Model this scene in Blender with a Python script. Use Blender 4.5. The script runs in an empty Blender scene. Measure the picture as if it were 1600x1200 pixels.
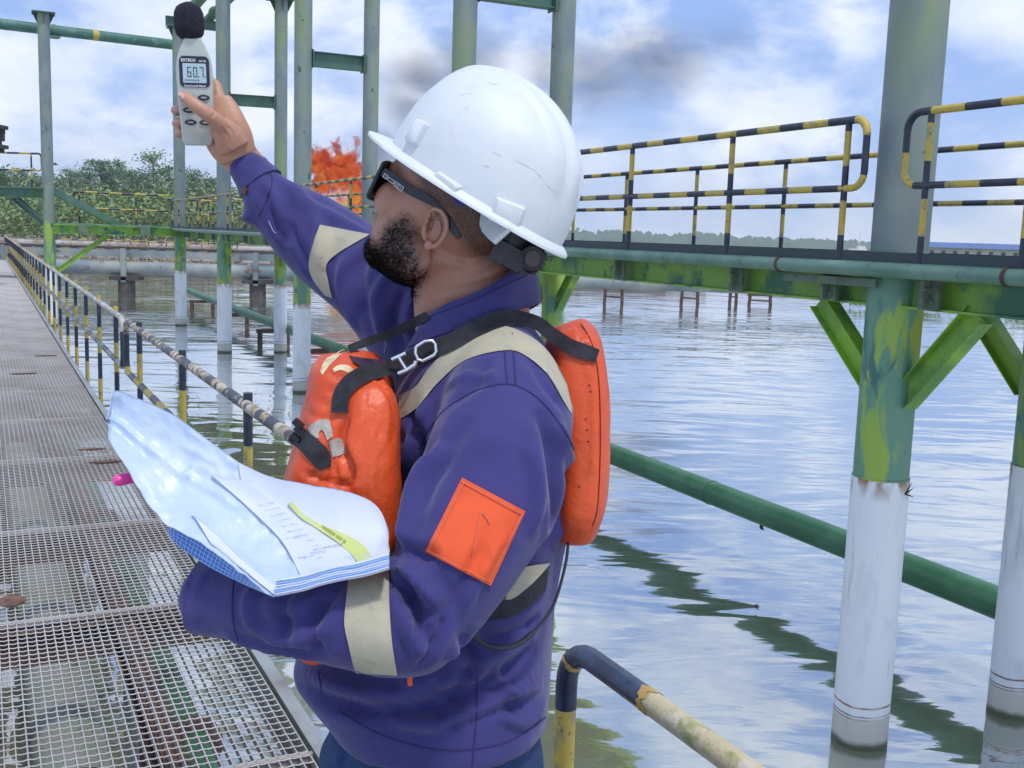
import bpy, bmesh, math, random
import numpy as np
from mathutils import Vector, Matrix, noise
from mathutils.bvhtree import BVHTree
random.seed(7); rng = np.random.RandomState(3)
C = bpy.context.scene.collection
S = bpy.context.scene
# ---------------------------------------------------------------- camera
F = 1650.0; W = 3.0                     # focal length in photo pixels, camera height above the water
TH = math.atan(230/F); RO = .033
def V3(*a): return np.array(a, float)
_r0 = V3(1,0,0); FW = V3(0, math.cos(TH), -math.sin(TH)); _u0 = V3(0, math.sin(TH), math.cos(TH))
RT = math.cos(RO)*_r0 + math.sin(RO)*_u0; UP = math.cos(RO)*_u0 - math.sin(RO)*_r0
CAM = V3(0,0,W)
def ray(x, y): return FW + RT*((x-800)/F) - UP*((y-600)/F)
def at(x, y, dep): return CAM + ray(x, y)*dep
def onz(x, y, z):
    d = ray(x, y); return CAM + d*((z-W)/d[2])
def pix(p):
    q = np.asarray(p, float) - CAM; z = q@FW
    return 800 + F*(q@RT)/z, 600 - F*(q@UP)/z, z
cam = bpy.data.cameras.new('camera'); cam.sensor_width = 36; cam.lens = 36*F/1600; cam.clip_end = 6000; cam.clip_start = .05
co = bpy.data.objects.new('camera', cam); C.objects.link(co); S.camera = co
M = Matrix.Identity(4)
for i in range(3):
    M[i][0] = RT[i]; M[i][1] = UP[i]; M[i][2] = -FW[i]; M[i][3] = CAM[i]
co.matrix_world = M
# ---------------------------------------------------------------- world, sun, exposure
S.view_settings.view_transform = 'Standard'; S.view_settings.look = 'None'
S.view_settings.exposure = 0.22; S.view_settings.gamma = 1
SUN_EL = math.radians(64); SUN_AZ = math.radians(150)      # azimuth clockwise from +Y
wd = bpy.data.worlds.new('World'); S.world = wd; wd.use_nodes = True
nt = wd.node_tree; N = nt.nodes; Lk = nt.links
def wn(t, **k):
    n = N.new(t)
    for a, b in k.items(): setattr(n, a, b)
    return n
bg = N['Background']
sky = wn('ShaderNodeTexSky', sky_type='NISHITA', sun_disc=False, sun_elevation=SUN_EL, sun_rotation=SUN_AZ)
sky.air_density = 1.2; sky.dust_density = 1.5; sky.ozone_density = 3
tc = wn('ShaderNodeTexCoord')
sep = wn('ShaderNodeSeparateXYZ'); Lk.new(tc.outputs['Generated'], sep.inputs[0])
def wm(op, a, b=None, c=None, clamp=False):
    n = wn('ShaderNodeMath', operation=op, use_clamp=clamp)
    for i, v in enumerate((a, b, c)):
        if v is None: continue
        if isinstance(v, (int, float)): n.inputs[i].default_value = v
        else: Lk.new(v, n.inputs[i])
    return n.outputs[0]
zc = wm('ADD', wm('MAXIMUM', sep.outputs[2], 0.0), .22)
cx = wm('DIVIDE', sep.outputs[0], zc); cy = wm('DIVIDE', sep.outputs[1], zc)
cmb = wn('ShaderNodeCombineXYZ'); Lk.new(cx, cmb.inputs[0]); Lk.new(cy, cmb.inputs[1]); cmb.inputs[2].default_value = 3.7
n1 = wn('ShaderNodeTexNoise'); Lk.new(cmb.outputs[0], n1.inputs['Vector']); n1.inputs['Scale'].default_value = 1.35; n1.inputs['Detail'].default_value = 9; n1.inputs['Roughness'].default_value = .58; n1.inputs['Distortion'].default_value = .35
# second, direction-space noise gives heaped clouds low over the horizon
mp = wn('ShaderNodeMapping'); Lk.new(tc.outputs['Generated'], mp.inputs[0]); mp.inputs['Scale'].default_value = (1, 1, 1.7); mp.inputs['Location'].default_value = (.3, 0, 0)
n2 = wn('ShaderNodeTexNoise'); Lk.new(mp.outputs[0], n2.inputs['Vector']); n2.inputs['Scale'].default_value = 4.6; n2.inputs['Detail'].default_value = 12; n2.inputs['Roughness'].default_value = .60; n2.inputs['Distortion'].default_value = .15
mixn = wm('ADD', wm('MULTIPLY', n1.outputs[0], .25), wm('MULTIPLY', n2.outputs[0], .75))
mr = wn('ShaderNodeMapRange', interpolation_type='SMOOTHSTEP'); Lk.new(mixn, mr.inputs[0]); mr.inputs[1].default_value = .42; mr.inputs[2].default_value = .56
n3 = wn('ShaderNodeTexNoise'); Lk.new(mp.outputs[0], n3.inputs['Vector']); n3.inputs['Scale'].default_value = 9; n3.inputs['Detail'].default_value = 8
ccol = wn('ShaderNodeMix', data_type='RGBA'); Lk.new(wm('MULTIPLY_ADD', n3.outputs[0], 3.2, -1.1, True), ccol.inputs[0])
ccol.inputs[6].default_value = (5.6, 6.7, 9.2, 1); ccol.inputs[7].default_value = (8.8, 9.3, 10.2, 1)
# blue of the clear gaps: the physical sky lifted towards the pale blue of a hazy noon
lift = wn('ShaderNodeMix', data_type='RGBA'); lift.inputs[0].default_value = .85; Lk.new(sky.outputs[0], lift.inputs[6]); lift.inputs[7].default_value = (2.9, 4.6, 8.9, 1)
hz = wn('ShaderNodeMapRange'); Lk.new(sep.outputs[2], hz.inputs[0]); hz.inputs[1].default_value = .0; hz.inputs[2].default_value = .16; hz.inputs[3].default_value = .65; hz.inputs[4].default_value = 0
hm = wn('ShaderNodeMix', data_type='RGBA'); Lk.new(hz.outputs[0], hm.inputs[0]); Lk.new(lift.outputs[2], hm.inputs[6]); hm.inputs[7].default_value = (5.6, 7.2, 9.8, 1)
mx = wn('ShaderNodeMix', data_type='RGBA'); Lk.new(mr.outputs[0], mx.inputs[0]); Lk.new(hm.outputs[2], mx.inputs[6]); Lk.new(ccol.outputs[2], mx.inputs[7])
Lk.new(mx.outputs[2], bg.inputs[0]); bg.inputs[1].default_value = .1
sl = bpy.data.lights.new('sun', 'SUN'); sl.energy = 2.2; sl.angle = math.radians(7); sl.color = (1, .96, .9)
so = bpy.data.objects.new('sun', sl); C.objects.link(so)
sd = Vector((math.sin(SUN_AZ)*math.cos(SUN_EL), math.cos(SUN_AZ)*math.cos(SUN_EL), math.sin(SUN_EL)))
so.rotation_euler = sd.to_track_quat('Z', 'Y').to_euler(); so.location = (0, 0, 30)
# ---------------------------------------------------------------- helpers: things and parts
def tag(o, label=None, cat=None, group=None, kind=None):
    if label: o['label'] = label
    if cat: o['category'] = cat
    if group: o['group'] = group
    if kind: o['kind'] = kind
    return o
def thing(name, loc, label, cat, group=None):
    o = bpy.data.objects.new(name, None); C.objects.link(o); o.location = [float(v) for v in loc]; o.empty_display_size = .1
    return tag(o, label, cat, group)
def rootloc(p):
    l = Vector((0,0,0))
    while p is not None: l += p.location; p = p.parent
    return l
class MB:
    def __init__(s): s.v = []; s.f = []; s.m = []; s.smooth = True
    def add(s, verts, faces, mi=0):
        b = len(s.v); s.v += [tuple(map(float, v)) for v in verts]
        s.f += [tuple(b+i for i in f) for f in faces]; s.m += [mi]*len(faces); return s
    def box(s, c, ax, mi=0):          # centre, three half-axis vectors
        c = np.array(c, float); a, b, d = [np.array(q, float) for q in ax]
        vs = [c+i*a+j*b+k*d for i in (-1,1) for j in (-1,1) for k in (-1,1)]
        return s.add(vs, [(0,1,3,2),(4,6,7,5),(0,4,5,1),(2,3,7,6),(0,2,6,4),(1,5,7,3)], mi)
    def beam(s, p, q, w, h, up=(0,0,1), mi=0):
        p = np.array(p, float); q = np.array(q, float); d = q-p; L = np.linalg.norm(d); t = d/L
        sd_ = np.cross(t, up); sd_ /= np.linalg.norm(sd_); u_ = np.cross(sd_, t)
        return s.box((p+q)/2, (d/2, sd_*w/2, u_*h/2), mi)
    def ibeam(s, p, q, w, h, t=.012, up=(0,0,1), mi=0):
        p = np.array(p, float); q = np.array(q, float); d = (q-p); d /= np.linalg.norm(d)
        sd_ = np.cross(d, up); sd_ /= np.linalg.norm(sd_); u_ = np.cross(sd_, d)
        s.beam(p, q, t, h-2*t, up, mi)
        for k in (-1, 1): s.beam(p+u_*k*(h/2-t/2), q+u_*k*(h/2-t/2), w, t, up, mi)
        return s
    def tube(s, pts, r, seg=12, stripe=None, caps=True, off=0.0):
        pts = [np.array(p, float) for p in pts]
        if stripe:                     # resample so that the painted bands are real rings of faces
            acc = 0; new = [pts[0]]; ms = []
            for a, b in zip(pts[:-1], pts[1:]):
                L = np.linalg.norm(b-a); pos = 0
                while L-pos > 1e-6:
                    nxt = (math.floor((acc+off)/stripe+1e-6)+1)*stripe-off
                    st = min(nxt-acc, L-pos); ms.append(int(math.floor((acc+off)/stripe+1e-6)) % 2)
                    pos += st; acc += st; new.append(a+(b-a)*pos/L)
            pts = new
        else: ms = [0]*(len(pts)-1)
        rr = r if hasattr(r, '__len__') else [r]*len(pts)
        n = len(pts); T = []
        for i in range(n):
            t = pts[min(i+1, n-1)]-pts[max(i-1, 0)]; T.append(t/max(np.linalg.norm(t), 1e-9))
        a = np.cross(T[0], (0, 0, 1) if abs(T[0][2]) < .9 else (1, 0, 0)); a /= np.linalg.norm(a)
        vs = []
        for i in range(n):
            a = a - T[i]*(a@T[i]); a /= np.linalg.norm(a); b = np.cross(T[i], a)
            for k in range(seg):
                an = 2*math.pi*k/seg; vs.append(pts[i]+(a*math.cos(an)+b*math.sin(an))*rr[i])
        base = len(s.v); s.v += [tuple(v) for v in vs]
        for i in range(n-1):
            for k in range(seg):
                k2 = (k+1) % seg
                s.f.append((base+i*seg+k, base+i*seg+k2, base+(i+1)*seg+k2, base+(i+1)*seg+k)); s.m.append(ms[i])
        if caps:
            s.f.append(tuple(base+k for k in range(seg))[::-1]); s.m.append(ms[0])
            s.f.append(tuple(base+(n-1)*seg+k for k in range(seg))); s.m.append(ms[-1])
        return s
    def ring(s, c, d, r, t, h, seg=16, mi=0):   # flat flange collar around axis d
        return s.tube([np.array(c)-np.array(d)*h/2, np.array(c)+np.array(d)*h/2], r+t, seg)
    def obj(s, name, mats, parent=None, smooth=True, angle=40):
        me = bpy.data.meshes.new(name); rl = rootloc(parent)
        me.from_pydata([(x-rl.x, y-rl.y, z-rl.z) for x, y, z in s.v], [], s.f)
        for m in (mats if isinstance(mats, (list, tuple)) else [mats]): me.materials.append(m)
        me.polygons.foreach_set('material_index', s.m)
        if smooth:
            me.polygons.foreach_set('use_smooth', [True]*len(me.polygons))
            try: me.set_sharp_from_angle(angle=math.radians(angle))
            except Exception: pass
        me.update()
        o = bpy.data.objects.new(name, me); C.objects.link(o); o.parent = parent
        return o
def arc(c, a, b, r, a0, a1, n=8):
    return [np.array(c)+r*(np.array(a)*math.cos(t)+np.array(b)*math.sin(t)) for t in np.linspace(a0, a1, n)]
def dup(o, loc=None, parent=None, **kw):
    c = o.copy(); C.objects.link(c); c.parent = parent
    if loc is not None: c.location = [float(v) for v in loc]
    for ch in list(o.children): dup(ch, None, c)
    for k, v in kw.items(): c[k] = v
    return c
# ---------------------------------------------------------------- materials
def mat(name, col, rough=.6, metal=0, col2=None, scale=8, thr=(.45,.6), col3=None, scale3=30, thr3=(.55,.65), bump=0, bscale=40, stretch=(1,1,1), spec=None, coords='Object', **kw):
    m = bpy.data.materials.new(name); m.use_nodes = True; t = m.node_tree; b = t.nodes['Principled BSDF']
    b.inputs['Roughness'].default_value = rough; b.inputs['Metallic'].default_value = metal
    if spec is not None: b.inputs['Specular IOR Level'].default_value = spec
    for k, v in kw.items(): b.inputs[k.replace('_', ' ')].default_value = v
    tc_ = t.nodes.new('ShaderNodeTexCoord'); mp_ = t.nodes.new('ShaderNodeMapping'); mp_.inputs['Scale'].default_value = stretch
    t.links.new(tc_.outputs[coords], mp_.inputs[0])
    cur = None
    def noise_(sc, det=6, ro=.6):
        n = t.nodes.new('ShaderNodeTexNoise'); n.inputs['Scale'].default_value = sc; n.inputs['Detail'].default_value = det; n.inputs['Roughness'].default_value = ro
        t.links.new(mp_.outputs[0], n.inputs['Vector']); return n.outputs[0]
    def layer(cur, c2, sc, th):
        r = t.nodes.new('ShaderNodeMapRange'); t.links.new(noise_(sc), r.inputs[0]); r.inputs[1].default_value = th[0]; r.inputs[2].default_value = th[1]
        x = t.nodes.new('ShaderNodeMix'); x.data_type = 'RGBA'; t.links.new(r.outputs[0], x.inputs[0])
        if cur is None: x.inputs[6].default_value = (*col, 1)
        else: t.links.new(cur, x.inputs[6])
        x.inputs[7].default_value = (*c2, 1); return x.outputs[2]
    if col2: cur = layer(cur, col2, scale, thr)
    if col3: cur = layer(cur, col3, scale3, thr3)
    if cur is None: b.inputs['Base Color'].default_value = (*col, 1)
    else: t.links.new(cur, b.inputs['Base Color'])
    if bump:
        bn = t.nodes.new('ShaderNodeBump'); bn.inputs['Strength'].default_value = bump; bn.inputs['Distance'].default_value = .01
        t.links.new(noise_(bscale, 4), bn.inputs['Height']); t.links.new(bn.outputs[0], b.inputs['Normal'])
    return m
def nodes(m): return m.node_tree, m.node_tree.nodes['Principled BSDF']
YEL = mat('yellow_paint', (.50,.37,.06), .5, col2=(.30,.27,.12), scale=14, thr=(.52,.62), col3=(.06,.06,.07), scale3=60, thr3=(.6,.68))
BLK = mat('black_paint', (.018,.024,.045), .35, col2=(.05,.055,.07), scale=20, thr=(.5,.7))
CRM = mat('worn_cream_paint', (.42,.38,.20), .6, col2=(.55,.50,.34), scale=18, thr=(.45,.6), col3=(.22,.25,.10), scale3=30, thr3=(.55,.66), bump=.3, bscale=160)
GALV = mat('galvanised_steel', (.42,.45,.46), .45, .55, col2=(.27,.24,.22), scale=3, thr=(.45,.7), col3=(.16,.09,.05), scale3=11, thr3=(.62,.72))
RUST = mat('rusty_steel', (.10,.055,.04), .85, col2=(.05,.035,.03), scale=6, col3=(.17,.09,.05), scale3=22)
GRN = mat('green_beam_paint', (.22,.42,.05), .45, col2=(.045,.17,.09), scale=1.6, thr=(.50,.58), col3=(.02,.08,.05), scale3=7, thr3=(.60,.70))
GRNT = mat('teal_green_paint', (.05,.13,.10), .5, col2=(.08,.17,.12), scale=3, thr=(.4,.6), col3=(.05,.16,.05), scale3=1.2, thr3=(.55,.6))
LIME = mat('lime_green_paint', (.24,.44,.04), .45, col2=(.11,.26,.05), scale=2.2, thr=(.48,.6))
PGRN = mat('pipe_green_paint', (.03,.135,.06), .45, col2=(.055,.18,.09), scale=3, thr=(.45,.6), col3=(.06,.06,.04), scale3=26, thr3=(.66,.7), bump=.15, bscale=60)
PALE = mat('pale_green_pipe_paint', (.09,.19,.14), .4, col2=(.14,.25,.19), scale=4, thr=(.4,.6), col3=(.06,.10,.06), scale3=13, thr3=(.6,.7))
GRYG = mat('grey_green_plate', (.12,.17,.12), .6, col2=(.08,.11,.08), scale=10, col3=(.16,.24,.08), scale3=5)
DKG = mat('dark_deck_edge', (.025,.045,.055), .5)
MUD = mat('mud', (.10,.085,.065), .9, col2=(.16,.14,.125), scale=.35, thr=(.4,.6), col3=(.07,.11,.03), scale3=.08, thr3=(.47,.53), bump=.4, bscale=3)
BLUP = mat('weathered_blue_grey_pipe', (.12,.17,.20), .55, col2=(.28,.30,.28), scale=.5, thr=(.4,.6), col3=(.13,.09,.07), scale3=1.3, thr3=(.6,.68))
DARK = mat('dark_weathered_timber', (.045,.04,.045), .9, col2=(.09,.075,.07), scale=3)

def pillar_material():
    m = mat('pillar_paint', (.1,.2,.1), .5); t, b = nodes(m); n = t.nodes; l = t.links
    g = n.new('ShaderNodeNewGeometry'); sp = n.new('ShaderNodeSeparateXYZ'); l.new(g.outputs['Position'], sp.inputs[0])
    def nz(sc, det=5, st=(1,1,.45), dist=0):
        mp_ = n.new('ShaderNodeMapping'); mp_.inputs['Scale'].default_value = st; l.new(g.outputs['Position'], mp_.inputs[0])
        q = n.new('ShaderNodeTexNoise'); q.inputs['Scale'].default_value = sc; q.inputs['Detail'].default_value = det; q.inputs['Distortion'].default_value = dist; l.new(mp_.outputs[0], q.inputs['Vector']); return q.outputs[0]
    def ramp(v, a, b_, lo=0., hi=1.):
        q = n.new('ShaderNodeMapRange'); l.new(v, q.inputs[0]); q.inputs[1].default_value = a; q.inputs[2].default_value = b_; q.inputs[3].default_value = lo; q.inputs[4].default_value = hi; return q.outputs[0]
    def mix(f, a, b_):
        q = n.new('ShaderNodeMix'); q.data_type = 'RGBA'; l.new(f, q.inputs[0])
        for i, c in ((6, a), (7, b_)):
            if isinstance(c, tuple): q.inputs[i].default_value = (*c, 1)
            else: l.new(c, q.inputs[i])
        return q.outputs[2]
    def mth(op, a, b_):
        q = n.new('ShaderNodeMath'); q.operation = op
        for i, c in enumerate((a, b_)):
            if isinstance(c, (int, float)): q.inputs[i].default_value = c
            else: l.new(c, q.inputs[i])
        return q.outputs[0]
    z = sp.outputs[2]
    # upper coat: weathered grey green with yellow-green touch-up
    up = mix(ramp(nz(4, 6), .42, .58), (.16,.205,.215), (.20,.25,.23))
    up = mix(ramp(nz(2.6, 6, (1,1,.22), .6), .50, .62, 0, .75), up, (.21,.28,.13))
    up = mix(ramp(nz(7, 4, (1,1,.6)), .68, .71), up, (.03,.12,.06))
    # collar between 1.65 m and deck: bright brushed greens
    mid = mix(ramp(nz(4.5, 4, (1,1,.30), 1.1), .45, .53), (.12,.27,.19), (.28,.42,.07))
    mid = mix(ramp(nz(5.5, 5, (1,1,.5), .8), .60, .66), mid, (.05,.16,.13))
    mid = mix(ramp(nz(3, 4, (1,1,.25), .5), .60, .64), mid, (.30,.38,.02))
    # white lower coat with grime
    wh = mix(ramp(nz(6, 7, (1,1,.35), .4), .52, .7), (.74,.78,.82), (.56,.62,.68))
    wh = mix(ramp(nz(13, 6, (1,1,.10)), .63, .72, 0, .7), wh, (.34,.25,.18))
    zz = mth('ADD', z, mth('MULTIPLY', nz(7, 4), .05))
    rustband = mth('MULTIPLY', ramp(zz, .42, .30), ramp(nz(9, 6, (1,1,.5)), .40, .58, .15, 1))
    for zr, c_, w_ in ((.27, (.26,.15,.11), .008), (.215, (.22,.13,.10), .006), (.195, (.34,.26,.20), .009)):
        d_ = mth('ABSOLUTE', mth('SUBTRACT', mth('ADD', z, mth('MULTIPLY', nz(5, 4), .035)), zr+.017), 0); wh = mix(mth('MULTIPLY', ramp(d_, w_, w_*.5), ramp(nz(7, 5), .35, .55, .35, 1)), wh, c_)
    wh = mix(mth('MULTIPLY', ramp(zz, .235, .20), .75), wh, (.46,.45,.36))
    wh = mix(ramp(zz, .085, .05), wh, (.10,.11,.06))
    topr = mth('MULTIPLY', ramp(zz, 1.56, 1.68), ramp(nz(11, 6), .44, .54))
    wh = mix(topr, wh, (.30,.17,.08))
    c = mix(ramp(mth('ADD', z, mth('MULTIPLY', nz(8, 3), .02)), 1.665, 1.67), wh, mid)
    c = mix(ramp(mth('ADD', z, mth('MULTIPLY', nz(9, 3), .35)), 3.1, 3.16), c, up)
    l.new(c, b.inputs['Base Color'])
    bn = n.new('ShaderNodeBump'); bn.inputs['Strength'].default_value = .25; bn.inputs['Distance'].default_value = .004
    l.new(nz(22, 6), bn.inputs['Height']); l.new(bn.outputs[0], b.inputs['Normal'])
    return m
PIL = pillar_material()

# ---------------------------------------------------------------- water and ground
m = mat('pond_water', (.25,.26,.17), .035, IOR=1.33); t, b = nodes(m)
g = t.nodes.new('ShaderNodeNewGeometry')
prev = None
for sc, st, stren, dist, det in ((.95, (.5, 1.3, 1), .40, .08, 2), (4.5, (.5, 1.1, 1), .22, .009, 3), (.25, (.8, 1, 1), .25, .3, 2)):
    mp_ = t.nodes.new('ShaderNodeMapping'); mp_.inputs['Scale'].default_value = st; mp_.inputs['Rotation'].default_value = (0, 0, math.radians(12)); t.links.new(g.outputs['Position'], mp_.inputs[0])
    q = t.nodes.new('ShaderNodeTexNoise'); q.inputs['Scale'].default_value = sc; q.inputs['Detail'].default_value = det; q.inputs['Distortion'].default_value = .5; t.links.new(mp_.outputs[0], q.inputs['Vector'])
    bn = t.nodes.new('ShaderNodeBump'); bn.inputs['Strength'].default_value = stren; bn.inputs['Distance'].default_value = dist
    t.links.new(q.outputs[0], bn.inputs['Height'])
    if prev: t.links.new(prev.outputs[0], bn.inputs['Normal'])
    prev = bn
t.links.new(prev.outputs[0], b.inputs['Normal'])
gls = t.nodes.new('ShaderNodeBsdfGlossy'); gls.inputs['Roughness'].default_value = .035; gls.inputs['Color'].default_value = (.90,.93,.98,1); t.links.new(prev.outputs[0], gls.inputs['Normal'])
frs = t.nodes.new('ShaderNodeFresnel'); frs.inputs['IOR'].default_value = 1.33; t.links.new(prev.outputs[0], frs.inputs['Normal'])
pw = t.nodes.new('ShaderNodeMath'); pw.operation = 'POWER'; t.links.new(frs.outputs[0], pw.inputs[0]); pw.inputs[1].default_value = .24
b.inputs['Specular IOR Level'].default_value = 0
ms = t.nodes.new('ShaderNodeMixShader'); t.links.new(pw.outputs[0], ms.inputs[0]); t.links.new(b.outputs[0], ms.inputs[1]); t.links.new(gls.outputs[0], ms.inputs[2]); t.links.new(ms.outputs[0], t.nodes['Material Output'].inputs['Surface'])
WATER = m
w = MB().add([(-1600,-180,0),(1600,-180,0),(1600,1800,0),(-1600,1800,0)], [(0,1,2,3)]).obj('water', WATER, None, False)
tag(w, 'rippled pale pond water reflecting the cloudy sky', 'water', kind='structure')

def shore():
    mb = MB(); n = 160; rows = []
    xs = np.linspace(-420, 420, n)
    for j, (dy, z) in enumerate(((0,-.25),(2,.12),(8,.35),(30,.6),(70,.8),(160,.9),(400,1.1),(1300,1.2))):
        row = []
        for i, x in enumerate(xs):
            base = 66 + 8*math.exp(-((x-8)/16.)**2) - 18*(1/(1+math.exp(-(x-17)/2.5))) + 2.5*noise.noise(Vector((x*.12, 3, 0))) + .8*noise.noise(Vector((x*.7, 9, 0)))
            row.append((x*(1+dy/500.), base+dy, z + (.12*noise.noise(Vector((x*.5, dy*.6, 2))) if j > 0 else 0)))
        rows.append(row)
    vs = [p for r in rows for p in r]; fs = []
    for j in range(len(rows)-1):
        for i in range(n-1): fs.append((j*n+i, j*n+i+1, (j+1)*n+i+1, (j+1)*n+i))
    mb.add(vs, fs); return mb
BANK = mat('muddy_bank', (.12,.09,.075), .95, col2=(.20,.155,.135), scale=.3, thr=(.4,.6), col3=(.13,.17,.05), scale3=.045, thr3=(.47,.52), bump=.3, bscale=2)
tag(shore().obj('ground', BANK), 'muddy and grassy bank on the far side of the pond', 'ground', kind='structure')

# ---------------------------------------------------------------- grating walkway
wd_ = V3(-.4495, .8933, 0); wn_ = V3(.8933, .4495, 0); ZG = 1.3
def wp(s, n, z): return wd_*s + wn_*n + V3(0, 0, z)
NL, NR = -.62, .92
walk = thing('grating_walkway', wp(3, .1, ZG), 'long galvanised steel grating walkway running away over the water on the left', 'walkway')
def panel_mesh(L):
    mb = MB(); base = wp(0, 0, ZG)
    for n in np.arange(NL+.01, NR, .0345):
        mb.box(base+wn_*n+wd_*L/2+V3(0,0,-.0125), (wd_*(L/2-.004), wn_*.002, V3(0,0,.0125)))
    for s in np.arange(.012, L, .0475):
        # wavy cross rods: they dip between the bars
        pts = []
        for k, n in enumerate(np.arange(NL+.01, NR, .0345)):
            pts.append(base+wd_*s+wn_*n+V3(0,0,.0005)); pts.append(base+wd_*(s+.004)+wn_*(n+.017)+V3(0,0,-.0045))
        mb.tube(pts[:-1], .0028, 4, caps=False)
    for s in (.004, L-.004): mb.box(base+wd_*s+wn_*(NL+NR)/2+V3(0,0,-.014), (wd_*.003, wn_*(NR-NL)/2, V3(0,0,.014)))
    return mb
seams = [-1.3, .2, 1.7, 3.2, 4.8, 6.28, 8.2]
while seams[-1] < 61: seams.append(seams[-1]+1.7)
proto = {}
GALVP = mat('galvanised_grating', (.47,.46,.455), .55, .3, col2=(.34,.29,.27), scale=1.1, thr=(.45,.75), col3=(.17,.10,.07), scale3=5, thr3=(.66,.76))
for a, b_ in zip(seams[:-1], seams[1:]):
    L = round(b_-a, 2)
    if L not in proto:
        o = panel_mesh(L).obj('grating_panel', GALVP, walk, False)
        proto[L] = o
    else:
        o = proto[L].copy(); C.objects.link(o); o.parent = walk
    o.location = wd_*a
for n, nm in ((NR+.028, 'side_beam'), (NL-.028, 'side_beam')):
    mb = MB(); mb.ibeam(wp(-1.3, n, ZG-.085), wp(61.2, n, ZG-.085), .05, .19, .008); mb.obj(nm, GALV, walk, False)
mb = MB(); mb.ibeam(wp(-1.3, .52, ZG-.12), wp(61.2, .52, ZG-.12), .08, .14, .01); mb.obj('stringer', RUST, walk, False)
mb = MB(); mb.ibeam(wp(-1.3, -.3, ZG-.12), wp(61.2, -.3, ZG-.12), .08, .14, .01); mb.obj('stringer', RUST, walk, False)
for s in seams:
    mb = MB().ibeam(wp(s, NL, ZG-.115), wp(s, NR, ZG-.115), .09, .15, .01); mb.obj('cross_beam', RUST, walk, False)
for k, s in enumerate(np.arange(1.7, 61, 5.1)):
    for n in (NL+.15, NR-.12):
        mb = MB().tube([wp(s, n, -.3), wp(s, n, ZG-.2)], .085, 14); mb.obj('pile', BLUP if k else GRYG, walk)
WPIPE = mat('white_grey_pipe', (.30,.32,.30), .5, col2=(.25,.30,.22), scale=2.5, thr=(.4,.6), col3=(.12,.09,.06), scale3=9, thr3=(.6,.7))
for n, r, z in ((.28, .16, .62), (-.18, .20, .60), (.73, .07, .85)):
    p = thing('pipe_under_walkway', wp(3, n, z-r), {.28: 'wide pale pipe seen through the bars in the middle of the walkway', -.18: 'widest pale pipe seen through the grating near the left side', .73: 'thin green pipe seen through the grating beside its right edge'}[n], 'pipe')
    MB().tube([wp(-1.5, n, z), wp(61, n, z)], r, 20).obj('barrel', WPIPE if r > .1 else PGRN, p)
    for s in (2.6, 4.3, 7.9, 12, 18, 26): MB().tube([wp(s-.03, n, z), wp(s+.03, n, z)], r+.045, 20).obj('flange', RUST, p)
    for s in np.arange(.5, 60, 5.1): MB().beam(wp(s, n, -.3), wp(s, n, z-r), .1, .1, up=(0,1,0)).obj('post', RUST, p)
# rusty plates lying on the grating
PLT = mat('rusty_plate', (.17,.085,.055), .9, col2=(.10,.05,.04), scale=20, bump=.4, bscale=90)
for i, (x, y, lx, ly, lab) in enumerate(((18, 940, .06, .07, 'rusty brown clip plate at the left picture edge on the grating'), (144, 702, .10, .025, 'upper of two rusty strips by the tip of the plastic folder'), (166, 722, .12, .03, 'lower rusty strip on the grating by the tip of the plastic folder'), (36, 584, .14, .03, 'faint rusty strip farther along the grating'), (72, 556, .13, .03, 'farthest small rusty strip near the walkway edge'))):
    p = onz(x, y, ZG+.004); mb = MB()
    pts = []
    for k in range(14):
        an = 2*math.pi*k/14; q = 1+.22*noise.noise(Vector((k*1.3, i*5, 0))); pts.append(p+wn_*lx*q*math.cos(an)+wd_*ly*q*math.sin(an)+V3(0,0,.001))
    mb.add(pts+[v+V3(0,0,.006) for v in pts], [tuple(range(14))[::-1], tuple(range(14, 28))]+[(k, (k+1)%14, 14+(k+1)%14, 14+k) for k in range(14)])
    tag(mb.obj('rusty_plate', PLT, None, False), lab, 'metal plate', 'rusty plates on the grating')

# ---------------------------------------------------------------- walkway handrails
def rail_thing(name, loc, label, cat='handrail', group=None): return thing(name, loc, label, cat, group)
RN = 1.055; ZR = 2.2; ZL = 1.78; RR = .026; PR = .022
def striped(mb_pts, r, parent, name, st=.28, off=0., seg=12, mats=None):
    return MB().tube(mb_pts, r, seg, stripe=st, off=off).obj(name, mats or [BLK, YEL], parent)
up3 = V3(0,0,1)
WORN = mat('worn_rail_paint', (.50,.45,.33), .55, col2=(.30,.22,.12), scale=9, thr=(.48,.6), col3=(.05,.05,.08), scale3=14, thr3=(.5,.6), bump=.3, bscale=120)
BLKW = mat('chipped_black_paint', (.02,.025,.05), .4, col2=(.40,.33,.16), scale=11, thr=(.55,.6))
group_r = 'yellow and black handrails along the grating walkway'
def loop_end(s_end, direction, ztop, zlow, rad=.11):
    # curve from top rail down to the low rail at s_end; direction=+1: the rail extends towards larger s
    d = wd_*direction; c1 = wp(s_end, RN, ztop-rad)+d*rad; c2 = wp(s_end, RN, zlow+rad)+d*rad
    return arc(c1, up3, -d, rad, 0, math.pi/2, 7) + arc(c2, -d, -up3, rad, 0, math.pi/2, 7)
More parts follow.
